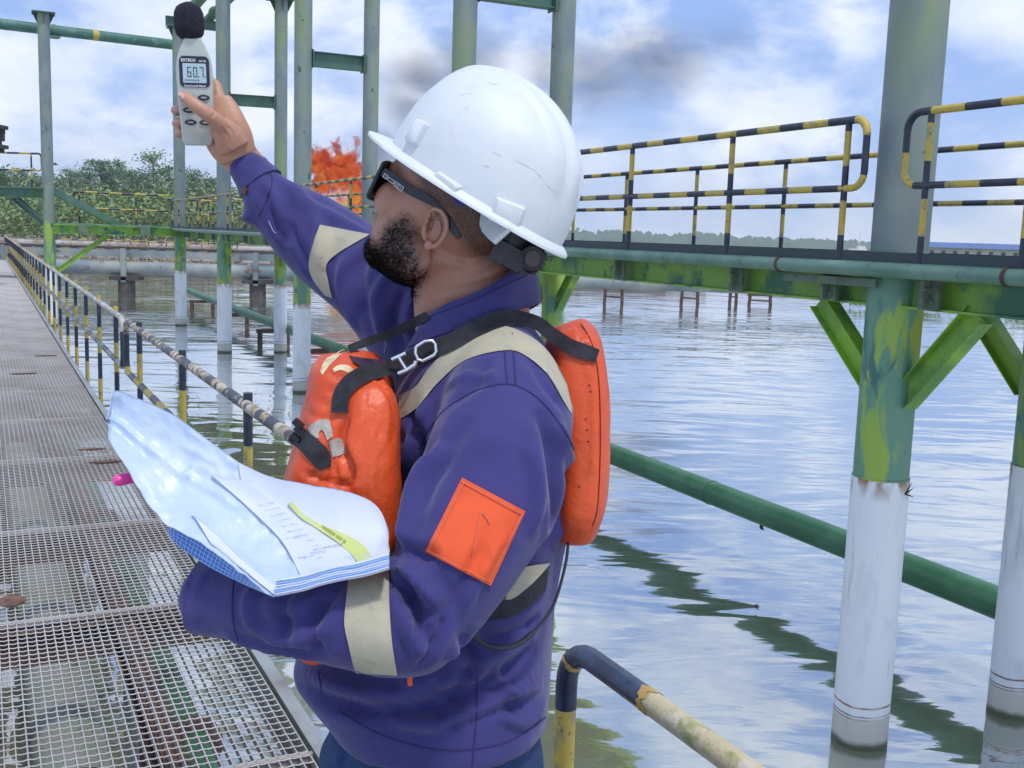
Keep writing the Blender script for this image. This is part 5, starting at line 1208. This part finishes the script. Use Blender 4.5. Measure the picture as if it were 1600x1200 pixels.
# ---- life jacket
mb = MB()
loft(mb, [(545,552,1.56,38,.085),(548,575,1.56,50,.15),(553,620,1.56,60,.165),(548,680,1.56,70,.17),(540,740,1.56,78,.17),(535,800,1.56,82,.17),(525,900,1.56,74,.16),(524,960,1.565,60,.14),(530,984,1.57,40,.11),(533,996,1.57,22,.07)], 40, 3.2)
loft(mb, [(582,610,1.44,32,.028),(580,640,1.425,44,.040),(578,700,1.42,48,.045),(575,790,1.42,54,.045),(570,900,1.43,50,.04)], 24, 2.4)
loft(mb, [(505,640,1.42,14,.03),(498,700,1.415,30,.04),(492,770,1.415,46,.042),(488,860,1.42,46,.04)], 24, 2.2)
vj = remesh(mb, .006, 8)
fold(vj, bvh_of(vj), [([(545,650),(534,690),(548,740),(535,770)], 8, -12), ([(590,610),(585,640),(595,690)], 4, -3.5), ([(598,608),(606,640),(604,690)], 4, 3), ([(572,615),(575,650),(570,690)], 4, -3), ([(610,620),(618,660),(612,700)], 4, -3), ([(470,735),(505,750),(545,760)], 6, -6), ([(475,640),(505,655),(535,648)], 6, -3), ([(505,580),(540,590),(580,585)], 6, -4), ([(498,610),(520,625),(545,618)], 4, 3), ([(585,700),(580,750),(590,790)], 6, 3), ([(520,690),(500,730),(470,760)], 5, -4), ([(530,745),(550,775),(560,800)], 5, -3), ([(580,585),(600,600),(615,630)], 4, 4)])
V = mverts(vj); Nn = mnorm(vj); setv(vj, V+Nn*(np.array([noise.noise(Vector(v*16))+.5*noise.noise(Vector(v*40))-.9*abs(noise.noise(Vector(v*26)+Vector((3,1,5)))) for v in V])*.0018)[:, None])
bvv = bvh_of(vj); vw = vj.copy(); vo = fin(vj, 'life_jacket', ORV, man)
mb = MB()
loft(mb, [(884,508,1.64,26,.10),(892,540,1.64,42,.15),(900,620,1.64,46,.165),(902,720,1.64,44,.165),(897,790,1.64,40,.16),(890,826,1.64,32,.14),(889,834,1.64,22,.12)], 36, 3.6)
bj = remesh(mb, .0055, 7); fold(bj, bvh_of(bj), [([(880,530),(905,535),(925,545)], 4, -3), ([(900,505),(910,520),(905,535)], 4, -3), ([(915,560),(928,620),(926,760)], 5, 3)])
V = mverts(bj); Nn = mnorm(bj); setv(bj, V+Nn*(np.array([noise.noise(Vector(v*20)) for v in V])*.002)[:, None])
bvb = bvh_of(bj); bw = bj.copy(); bko = fin(bj, 'life_jacket_back', ORV, man)
for pts in ([(908,506),(926,540),(936,600),(938,700),(934,790),(926,822)],):
    addp(seam(bvb, pts, .0009, .0004), 'edge_seam', mat('dark_seam', (.05,.012,.008), .7), bko)
for x, y in ((921,602),(923,612),(915,655),(917,672),(919,690),(905,760)):
    h = hit(bvb, x, y)
    if h: MB().tube([h[1], h[1]-nrm(ray(x, y))*.0006], .0014, 8).obj('puncture_mark', mat('dark_mark', (.03,.01,.01), .8), bko)
# joint surface for straps
def join_bvh(ms):
    vs = []; fs = []
    for m_ in ms:
        b0 = len(vs); vs += [tuple(v) for v in mverts(m_)]; fs += [tuple(b0+i for i in p.vertices) for p in m_.polygons]
    return BVHTree.FromPolygons(vs, fs)
bva = join_bvh([jkw, cw, vw, bw])
addp(ribbon(bva, [(531,645,26),(533,620,27),(545,600,27),(572,583,27),(605,574,26),(640,562,26),(700,536,27),(748,510,27),(790,497,26),(835,503,22),(862,522,22),(890,541,24),(915,550,24),(934,556,20)], 26, 110, 7, off=.006, thick=.002, smooth=60, maxd=1.50), 'shoulder_strap', WEB, man)
addp(ribbon(bva, [(545,545,12),(580,532,14),(610,522,16),(640,508,16),(668,492,12)], 14, 40, 5, off=.006, thick=.002, smooth=30, maxd=1.55), 'far_shoulder_strap', WEB, man)
addp(sheet(bva, [(546,555),(560,558),(585,561),(604,563)], [(553,567),(566,573),(588,577),(602,576)], 24, 6, off=.006, thick=.003, smooth=8, maxd=1.48), 'dark_flap', mat('dark_maroon_flap', (.035,.012,.04), .7), vo)
addp(ribbon(bvv, [(458,676,30),(480,693,31),(500,714,33),(508,732,20)], 28, 30, 6, off=.005, thick=.003, smooth=4), 'chest_strap', WEB, vo)
p = at(463, 672, 1.395); mb = MB()
for k, (x, y, w_, h_) in enumerate(((466,662,16,10),(470,674,20,9),(462,684,16,8))):
    c = at(x, y, 1.392+.003*k); mb.box(c, (nrm(RT*.75-UP*.66)*w_*.5*1.4/F*1.0, nrm(RT*.66+UP*.75)*h_*.5*1.4/F, FW*.007))
mb.obj('buckle', BLKP, vo, False)
# shoulder strap buckles
def bent(pts, r, dep, name, m, par, dd=None): 
    P = [at(x, y, dep if dd is None else dd[i]) for i, (x, y) in enumerate(pts)]; return MB().tube(P, r, 10).obj(name, m, par)
def d_at(x, y): 
    h = hit(bva, x, y); return min(h[0] if h else 1.5, 1.49)-.015
db = d_at(665, 548); bent([(650,542),(664,533),(675,532),(680,537),(682,549),(678,555),(660,564),(653,562),(649,552),(650,542)], .0024, db, 'strap_ring', METB, man)
db = d_at(630, 572); bent([(612,562),(634,552)], .0028, db, 'strap_hook', METB, man); bent([(622,557),(634,577)], .0028, db, 'strap_hook', METB, man); bent([(622,584),(636,578),(648,570),(650,564)], .0030, db, 'strap_hook', METB, man)
DUCT = mat('grey_duct_tape', (.40,.37,.34), .7, col2=(.30,.28,.27), scale=30, bump=.4, bscale=200)
def polydecal(bv, poly, name, m, par, off=.0022, n=16):     # irregular patch laid on the surface: spans between left and right outlines
    P = np.array(poly, float); k = len(P)//2; A_, B_ = P[:k], P[k:][::-1]; return addp(sheet(bv, A_, B_, n, 6, off=off, thick=.001), name, m, par)
polydecal(bvv, [(480,668),(494,658),(512,655),(518,668),(520,682), (511,688),(504,672),(498,676),(498,684),(488,684)], 'grey_tape', DUCT, vo)
polydecal(bvv, [(514,690),(528,684),(534,686), (541,706),(530,712),(519,714)], 'grey_tape', DUCT, vo)
WORNY = mat('worn_cream_print', (.66,.55,.36), .8, col2=(.5,.35,.2), scale=60)
polydecal(bvv, [(500,580),(508,562),(524,552),(538,545),(538,549),(528,558),(514,572),(504,586)], 'worn_spot', WORNY, vo, .0012)
polydecal(bvv, [(520,576),(530,570),(545,571),(553,578),(552,584),(543,582),(532,578),(522,582)], 'worn_spot', WORNY, vo, .0012)
# waist belt, drip cord, thin lanyard
addp(sheet(bvj, [(736,938),(780,930),(825,908),(858,884)], [(740,966),(786,967),(822,952),(853,922)], 30, 6, off=.006, smooth=10, mind=1.405), 'waist_belt', WEB, man)
h = hit(bvj, 735, 985)
cpts = [(735,985,1.44),(752,1003,1.44),(780,1012,1.44),(812,1005,1.445),(845,975,1.46),(865,945,1.475),(878,905,1.49),(886,868,1.50),(888,838,1.51)]
mb = MB(); P = spl([tuple(at(*c)) for c in cpts], 40) if False else None
A_ = spl(cpts, 44); mb.tube([at(*a) for a in A_], [.0042 if a[0] < 830 and a[1] > 960 else .0022 for a in A_], 8); mb.obj('cord', mat('dark_cord', (.02,.02,.035), .4), man)
B_ = spl([(884,822,1.51),(889,820,1.505),(891,828,1.505),(887,840,1.51),(884,832,1.51)], 16); MB().tube([at(*a) for a in B_], .0009, 6).obj('white_loop', THR, man)
# ---- trousers and boots
mb = MB()
def wl(pts, seg=22):         # world loft: (x, y, z, rx, ry)
    P = np.array(pts, float); base = len(mb.v)
    for x, y, z, rx, ry in P:
        for j in range(seg):
            an = 2*math.pi*j/seg; mb.v.append((x+rx*math.cos(an), y+ry*math.sin(an), z))
    n_ = len(P)
    for i in range(n_-1):
        for j in range(seg): j2 = (j+1) % seg; mb.f.append((base+i*seg+j, base+i*seg+j2, base+(i+1)*seg+j2, base+(i+1)*seg+j)); mb.m.append(0)
    mb.f.append(tuple(base+j for j in range(seg))[::-1]); mb.f.append(tuple(base+(n_-1)*seg+j for j in range(seg))); mb.m += [0, 0]
pc = at(678, 1130, 1.62); x0, y0, z0 = pc
wl([(x0+.01, y0, z0+.10, .13, .13), (x0+.008, y0, z0+.02, .148, .145), (x0-.002, y0, z0-.045, .172, .155), (x0+.0, y0, z0-.12, .176, .165), (x0, y0, z0-.22, .17, .165)], 34)
zb = ZG+.10
for s in (-1, 1):
    yy = y0+.085*s; xx = x0-.02*s
    wl([(x0, yy, z0-.10, .145, .105), (xx, yy, z0-.28, .115, .10), (xx-.01, yy+.01*s, (z0+zb)/2, .085, .082), (xx+.01, yy+.015*s, zb, .082, .078)], 24)
pm = remesh(mb, .007, 6); bvp = bvh_of(pm); fold(pm, bvp, [([(520,1120),(540,1160),(530,1200)], 8, -7), ([(560,1140),(590,1170),(610,1200)], 8, -6), ([(510,1150),(550,1180),(580,1200)], 6, 5)])
fin(pm, 'trousers', PANT, man)
for s in (-1, 1):
    yy = y0+.095*s; xx = x0-.02*s+.01; mb = MB()
    def bl_(sx, w_, h0, h1): pass
    wl([(xx-.05, yy, ZG+.006, .15, .052), (xx-.05, yy, ZG+.03, .152, .054), (xx-.045, yy, ZG+.06, .135, .050), (xx-.01, yy, ZG+.09, .085, .05), (xx+.01, yy, ZG+.16, .062, .055)], 26)
    me_ = remesh(mb, .006, 4); fin(me_, 'boot', BOOT, man)

# ================================================================ sound level meter
MD = 1.775
msc = MD/F
uz = nrm(CAM-at(305.5, 145, MD+.016)); uy = nrm(UP-.05*RT); uy = nrm(uy-uz*(uy@uz)); ux = np.cross(uy, uz)      # uz points back towards the camera
MO = at(305.5, 145, MD+.016)
mt = thing('sound_level_meter', at(309, 226, MD+.016), 'pale grey handheld sound level meter with black foam ball held up in the raised hand', 'meter')
def mp3(x, y, z=0): return MO+ux*(x-305.5)*msc+uy*(145-y)*msc+uz*z     # x,y in photo pixels, z metres out of the face
MET = mat('pale_meter_plastic', (.46,.50,.46), .45, bump=.05, bscale=900)
outl = [(62,12),(66,14),(74,18),(84,22),(95,25.5),(108,27.3),(125,27.8),(145,27.4),(165,26.4),(185,25.5),(205,24.5),(218,23.6),(223,22),(226,18)]
def cx_(y): return 305.5+(y-145)*.0
L_ = [(cx_(y)-w_, y) for y, w_ in outl]+[(cx_(y)+w_, y) for y, w_ in outl[::-1]]
mb = MB(); vs = []
for z, s_ in ((-.0155,.86),(-.012,.97),(-.008,1),(.008,1),(.0125,.975),(.0155,.90)):
    for x, y in L_: vs.append(mp3(305.5+(x-305.5)*s_, 145+(y-145)*(1-(1-s_)*.35), z))
n_ = len(L_); fs = [(l_*n_+k, l_*n_+(k+1) % n_, (l_+1)*n_+(k+1) % n_, (l_+1)*n_+k) for l_ in range(5) for k in range(n_)]+[tuple(range(n_))[::-1], tuple(5*n_+k for k in range(n_))]
mb.add(vs, fs); mb.obj('housing', MET, mt, angle=50)
ZF = .0157
def mplate(poly, z0_, z1_, name, m, par, angle=30):
    n_ = len(poly); return MB().add([mp3(x, y, z0_) for x, y in poly]+[mp3(x, y, z1_) for x, y in poly], [tuple(range(n_))[::-1], tuple(range(n_, 2*n_))]+[(i, (i+1) % n_, n_+(i+1) % n_, n_+i) for i in range(n_)]).obj(name, m, par, angle=angle)
def rrect(cx0, cy0, hw, hh, r, top_arc=0, n=6):
    out = []
    for sx, sy, a0 in ((1,1,0),(-1,1,90),(-1,-1,180),(1,-1,270)):
        for k in range(n):
            an = math.radians(a0+90*k/(n-1)); x = sx*(hw-r)+r*math.cos(an); y = sy*(hh-r)+r*math.sin(an)
            out.append((cx0+x, cy0+y+(-top_arc*(1-(x/hw)**2) if y < 0 else top_arc*.35*(1-(x/hw)**2))))
    return out
bz = mplate(rrect(305.5, 114, 22.5, 22, 6, 4), ZF-.001, ZF+.0012, 'bezel', mat('dark_blue_bezel', (.022,.025,.05), .35), mt)
lcd = mplate(rrect(305.5, 115.5, 17.5, 14.5, 1.2), ZF, ZF+.0016, 'screen', mat('lcd_glass', (.42,.56,.62), .2), mt)
mplate([(286,83.5),(325,83.5),(325,84.1),(286,84.1)], ZF-.0045, ZF-.0004, 'case_joint', mat('joint_line', (.2,.21,.2), .6), mt)
BTD = mat('dark_rubber_button', (.03,.032,.05), .5)
for x, y in ((317.5,152),(294,153),(294,171.5),(317.5,171.5),(296,190),(318,190)):
    b0_ = mplate([(x+8.2*math.cos(a)*(1+.12*math.cos(2*a)), y+4.6*math.sin(a)) for a in np.linspace(0, 2*math.pi, 25)[:-1]], ZF-.001, ZF+.0018, 'button', BTD, mt)
    mplate([(x-4, y-1.2), (x+4, y-1.2), (x+4, y+1.0), (x-4, y+1.0)], ZF+.0018, ZF+.0020, 'button_print', mat('grey_print', (.42,.44,.48), .6), b0_)
def text(s, x, y, size, z, name, m, par, align='CENTER', bold=0, sx=1.0):
    cu = bpy.data.curves.new('t', 'FONT'); cu.body = s; cu.size = 1; cu.align_x = align; cu.align_y = 'CENTER'; cu.extrude = .002; cu.offset = bold
    o = bpy.data.objects.new('t', cu); C.objects.link(o); dg = bpy.context.evaluated_depsgraph_get(); dg.update(); me = bpy.data.meshes.new_from_object(o.evaluated_get(dg)); bpy.data.objects.remove(o)
    V = mverts(me); P = mp3(x, y, z); sz = size*msc; W_ = P+np.outer(V[:, 0]*sz*sx, ux)+np.outer(V[:, 1]*sz, uy)+np.outer(V[:, 2]*.02, uz); setv(me, W_); return fin(me, name, m, par)
text('EXTECH', 297, 96.5, 5.8, ZF+.0013, 'brand_print', WM, bz, bold=.03); text('407730', 318, 97.5, 3.6, ZF+.0013, 'type_print', WM, bz, bold=.02)
text('Sound Level Meter', 305.5, 134.6, 4.2, ZF+.0013, 'caption_print', WM, bz, bold=.02)
SEG = mat('lcd_segment', (.035,.05,.06), .4)
def seven(x, y, w_, h_, segs, t_=2.0):
    mb = MB(); hh = h_/2
    R_ = {'a': (x, y, x+w_, y+t_), 'g': (x, y+hh-t_/2, x+w_, y+hh+t_/2), 'd': (x, y+h_-t_, x+w_, y+h_), 'f': (x, y, x+t_, y+hh), 'b': (x+w_-t_, y, x+w_, y+hh), 'e': (x, y+hh, x+t_, y+h_), 'c': (x+w_-t_, y+hh, x+w_, y+h_)}
    for s in segs:
        a, b1, c, d = R_[s]; pts = [(a+.3, b1+.3), (c-.3, b1+.3), (c-.3, d-.3), (a+.3, d-.3)]; k = len(mb.v); mb.add([mp3(p[0], p[1], z) for z in (ZF+.0016, ZF+.00185) for p in pts], [(0,1,2,3)[::-1],(4,5,6,7),(0,1,5,4),(1,2,6,5),(2,3,7,6),(3,0,4,7)])
    return mb
seven(294.5, 106, 6.6, 16, 'afgdec').obj('digit', SEG, lcd, False); seven(303.2, 106, 6.6, 16, 'abcdef').obj('digit', SEG, lcd, False); seven(312.8, 106, 6.6, 16, 'abc').obj('digit', SEG, lcd, False)
mplate([(310.6,120),(312.2,120),(312.2,122),(310.6,122)], ZF+.0016, ZF+.0019, 'decimal_point', SEG, lcd)
mb = MB()
for k in range(13): mb.box(mp3(291+k*1.75, 127-(.3 if k % 2 else 0), ZF+.0017), (ux*.3*msc, uy*.9*msc, uz*.0002))
mb.box(mp3(301, 125.5, ZF+.0017), (ux*11*msc, uy*.2*msc, uz*.0002)); mb.obj('scale_bar', SEG, lcd, False)
text('dB', 321, 121, 3, ZF+.0017, 'unit_print', SEG, lcd)
# foam ball
FOAM = mat('black_foam', (.014,.015,.032), .95, col2=(.028,.03,.055), scale=260, bump=.9, bscale=900)
mb = MB(); prof = [(66,10),(64,15),(58,20.5),(48,22.8),(36,23),(26,22),(18,18.5),(13.5,13),(11.5,8),(10.5,6),(9.6,3)]
vs = []; sg = 36
for y, r_ in prof:
    for j in range(sg):
        an = 2*math.pi*j/sg; vs.append(mp3(301.5-(66-y)*.01+r_*math.cos(an), y, r_*msc*math.sin(an)))
n_ = len(prof); mb.add(vs, [(i*sg+j, i*sg+(j+1) % sg, (i+1)*sg+(j+1) % sg, (i+1)*sg+j) for i in range(n_-1) for j in range(sg)]+[tuple(range(sg)), tuple((n_-1)*sg+j for j in range(sg))[::-1]]); mb.obj('foam_windscreen', FOAM, mt)
MB().tube([mp3(304, 72, 0), mp3(303.5, 62, 0)], .012, 16).obj('microphone_neck', MET, mt)
# thumb nail
def nail(x, y, rx, ry, rot, par):
    c_, s_ = math.cos(rot), math.sin(rot); hb = bvh_body; A_ = []; 
    for k in range(12):
        an = 2*math.pi*k/12; a, b_ = rx*math.cos(an), ry*math.sin(an); A_.append((x+a*c_-b_*s_, y+a*s_+b_*c_))
    ctr = hit(hb, x, y)
    if not ctr: return
    P = []
    for p in A_:
        h = hit(hb, *p); P.append(at(p[0], p[1], (h[0] if h and abs(h[0]-ctr[0]) < .02 else ctr[0])-.0008))
    P.append(at(x, y, ctr[0]-.0014)); MB().add(P, [(k, (k+1) % 12, 12) for k in range(12)]).obj('nail', mat('nail', (.62,.40,.34), .25), par)
bvh_body = BVHTree.FromPolygons([tuple(v) for v in Vb], [tuple(p.vertices) for p in body.polygons])
nail(283, 149, 6.5, 4.2, .7, bo_)

# ================================================================ folder with papers
fo = thing('paper_folder', at(430, 930, 1.27), 'wad of papers in a crumpled clear plastic sleeve lying on the left forearm', 'papers')
def grid(Uc, Lc, nu, nv, sag=0., crink=0., seed=0, thick=.0006, back=True, ridge=0., wave=None):
    """sheet between two edge curves given as (px, py, depth); sags between them, crumpled by real displacement"""
    U_ = spl(Uc, nu); L_ = spl(Lc, nu); P = np.zeros((nu, nv, 3))
    for i in range(nu):
        for j in range(nv):
            f = j/(nv-1.); p = U_[i]*(1-f)+L_[i]*f; q = at(p[0], p[1], p[2]+sag*math.sin(math.pi*f)); P[i, j] = q
    du = np.gradient(P, axis=0); dv = np.gradient(P, axis=1); Nn = np.cross(du, dv); Nn /= np.linalg.norm(Nn, axis=2)[:, :, None]+1e-9
    if Nn[nu//2, nv//2]@FW > 0: Nn = -Nn
    for i in range(nu):
        for j in range(nv):
            v = Vector(P[i, j]*14)+Vector((seed*7.3, 0, 0)); a = noise.noise(v); b_ = noise.noise(v*2.7+Vector((5,1,2))); c_ = noise.noise(v*6)
            P[i, j] += Nn[i, j]*(crink*(a*.8+(1-abs(b_)*2.4)*.55+(1-abs(c_)*2)*.16)+(wave(i/(nu-1.), j/(nv-1.)) if wave else 0))
    n = nu*nv; vs = [tuple(p) for p in P.reshape(-1, 3)]+[tuple(p) for p in (P-Nn*thick).reshape(-1, 3)]; fs = []
    for i in range(nu-1):
        for j in range(nv-1): q = i*nv+j; fs += [(q, q+1, q+nv+1, q+nv), (n+q, n+q+nv, n+q+nv+1, n+q+1)]
    bd = [i*nv for i in range(nu)]+[(nu-1)*nv+j for j in range(1, nv)]+[i*nv+nv-1 for i in range(nu-2, -1, -1)]+[j for j in range(nv-2, 0, -1)]
    for k in range(len(bd)): k2 = (k+1) % len(bd); fs.append((bd[k2], bd[k], n+bd[k], n+bd[k2]))
    return MB().add(vs, fs)
PLAS = mat('clear_plastic_sleeve', (.42,.53,.72), .38, col2=(.54,.62,.76), scale=9, thr=(.38,.6), col3=(.34,.48,.76), scale3=24, thr3=(.64,.72), bump=.25, bscale=45, Coat_Weight=.15, Coat_Roughness=.25)
add_creases(PLAS, 9, .006, .5, (1, .55, .8))
PAP = mat('white_paper', (.56,.60,.74), .55, col2=(.52,.57,.73), scale=5)
UC = [(166,655,1.40),(178,612,1.42),(215,622,1.42),(275,650,1.41),(330,690,1.395),(400,738,1.375),(470,755,1.36),(540,768,1.35),(582,785,1.345),(603,815,1.335),(609,852,1.32)]
LC = [(166,662,1.395),(172,690,1.385),(190,722,1.37),(220,770,1.35),(260,820,1.33),(315,850,1.30),(352,878,1.28),(392,908,1.262),(430,930,1.25),(520,906,1.245),(608,886,1.25)]
sl_ = grid(UC, LC, 96, 60, sag=.022, crink=.0048, seed=1, wave=lambda u, v: .006*math.exp(-((v-.55+.25*u)/.06)**2)*(1-u))
sl_.obj('plastic_sleeve', PLAS, fo, angle=180)
sme = bpy.data.meshes.new('t'); sme.from_pydata(sl_.v, [], sl_.f); sme.update(); bvs = bvh_of(sme)
# pages inside, showing as the smooth white upper right part
addp(sheet(bvs, [(372,722),(420,744),(480,758),(545,770),(583,786),(601,812),(607,850)], [(380,770),(430,815),(470,850),(520,880),(560,886),(590,880),(606,872)], 50, 24, off=.0035, thick=.0012, smooth=30, push=1), 'top_page', PAP, fo)
PAP2 = mat('page_in_shadow_blue_tint', (.60,.66,.86), .55)
addp(sheet(bvs, [(330,742),(385,790),(440,845),(470,900)], [(392,752),(440,790),(520,860),(560,880)], 40, 20, off=.0050, thick=.0008, smooth=20, push=1), 'printed_page', PAP, fo)
# the corner flap folded over at the tip
addp(sheet(bvs, [(300,800),(345,840),(385,880),(420,908),(442,917)], [(330,850),(360,874),(390,898),(412,916),(430,930)], 30, 8, off=.006, thick=.001, smooth=10, push=1), 'corner_flap', PAP, fo)
mb_l = None
for k in range(6):           # leaves of the wad along its lower right edge
    o_ = 3.8*k
    ms_ = grid([(432,926-o_*1.1,1.246-.0004*k),(470,918-o_,1.243),(520,904-o_,1.240),(565,896-o_,1.240),(607,884-o_,1.243)], [(430,929.5-o_*1.1,1.2435),(470,921.5-o_,1.2405),(520,907.5-o_,1.2375),(565,899-o_,1.2375),(608,887-o_,1.2405)], 30, 3, crink=.0012, seed=k+3, thick=.004)
    ms_.obj('leaf_edge', [PAP, mat('blue_tinted_edge', (.25,.42,.78), .3), PLAS][k % 3], fo)
bvt = bvs
YHL = mat('yellow_highlighter_label', (.52,.58,.19), .5, col2=(.50,.56,.32), scale=30)
yl_ = sheet(bvs, [(455,784),(475,803),(505,821),(540,835),(566,850),(580,868),(581,886)], [(450,787),(470,809),(499,828),(526,846),(549,866),(561,882),(566,890)], 40, 5, off=.0075, thick=.0006, smooth=16, push=1); yl_.obj('yellow_label', YHL, fo)
INK = mat('grey_ink', (.30,.33,.42), .7)
def marks(rows, seed, off, m, name):
    r_ = np.random.RandomState(seed); mb = MB()
    for (x0_, y0_), (x1_, y1_), h_ in rows:
        p0 = np.array([x0_, y0_], float); p1 = np.array([x1_, y1_], float); L0 = np.linalg.norm(p1-p0); d = (p1-p0)/L0; n_ = np.array([-d[1], d[0]]); t_ = 0
        while t_ < L0:
            l_ = r_.uniform(1.0, 2.4); 
            if r_.rand() < .82:
                q_ = [p0+d*t_-n_*h_*.5*r_.uniform(.5, 1), p0+d*(t_+l_*.6)-n_*h_*.5, p0+d*(t_+l_*.6)+n_*h_*.5*r_.uniform(.3, 1), p0+d*t_+n_*h_*.5]
                vs = []
                for p in q_:
                    h = hit(bvs, *p); vs.append(at(p[0], p[1], (h[0] if h else 1.3)-off))
                mb.add(vs, [(0,1,2,3)])
            t_ += l_
    return mb.obj(name, m, fo, False)
marks([((404+k*9, 790+k*8.2), (428+k*9, 784+k*8.4), 1.1) for k in range(11)], 4, .0063, INK, 'printed_rows')
marks([((448,868), (540,848), 2.2), ((452,874), (520,860), 1.2), ((430,846), (470,836), 1.0)], 5, .0063, INK, 'heading_print')
marks([((503,822), (540,846), 5)], 6, .0085, mat('olive_ink', (.30,.33,.06), .7), 'label_scribble')
# blue mesh pocket under the sleeve
BMESH = mat('blue_mesh_backing', (.05,.20,.62), .4); WG = mat('white_mesh_thread', (.45,.62,.85), .5)
gU = [(262,824,1.36),(300,838,1.335),(345,868,1.30),(392,908,1.275),(430,931,1.262)]; gL = [(264,838,1.362),(290,862,1.345),(335,890,1.315),(380,912,1.285),(428,933,1.264)]
gb = grid(gU, gL, 60, 14, crink=.001, seed=9, thick=.0012).obj('mesh_pocket', BMESH, fo)
mb = MB(); U_ = spl(gU, 30); L_ = spl(gL, 30)
for i in range(0, 30): mb.tube([at(*(U_[i]-[0,0,.0022])), at(*(L_[i]-[0,0,.0022]))], .0004, 4, caps=False)
for f in (.02, .26, .5, .74, .98): mb.tube([at(*(U_[i]*(1-f)+L_[i]*f-[0,0,.0022])) for i in range(30)], .0004, 4, caps=False)
mb.obj('mesh_threads', WG, gb, False)
grid([(334,706,1.42),(350,702,1.42),(366,700,1.42),(377,702,1.42)], [(338,714,1.42),(352,712,1.42),(366,707,1.42),(376,705,1.42)], 16, 4, crink=.0008, seed=2).obj('plastic_wisp', PLAS, fo)
# pink pen
pn = thing('pen', at(190, 750, 1.42), 'pink capped pen sticking out from under the paper sleeve', 'pen')
PNK = mat('pink_pen_plastic', (.80,.06,.34), .3)
a_ = at(178, 752, 1.385); b_ = at(210, 745, 1.402); d = nrm(b_-a_)
MB().tube([a_, a_+d*.002, a_+d*.006, b_], [.005,.0068,.0078,.0078], 20).obj('cap', PNK, pn)
MB().tube([b_, b_+nrm(d+FW*.35)*.05], .0055, 16).obj('barrel', mat('white_pen_body', (.7,.7,.72), .4), pn)
MB().beam(a_+d*.002-nrm(FW)*.009, a_+d*.03-nrm(FW)*.009, .003, .0015).obj('clip', PNK, pn, False)
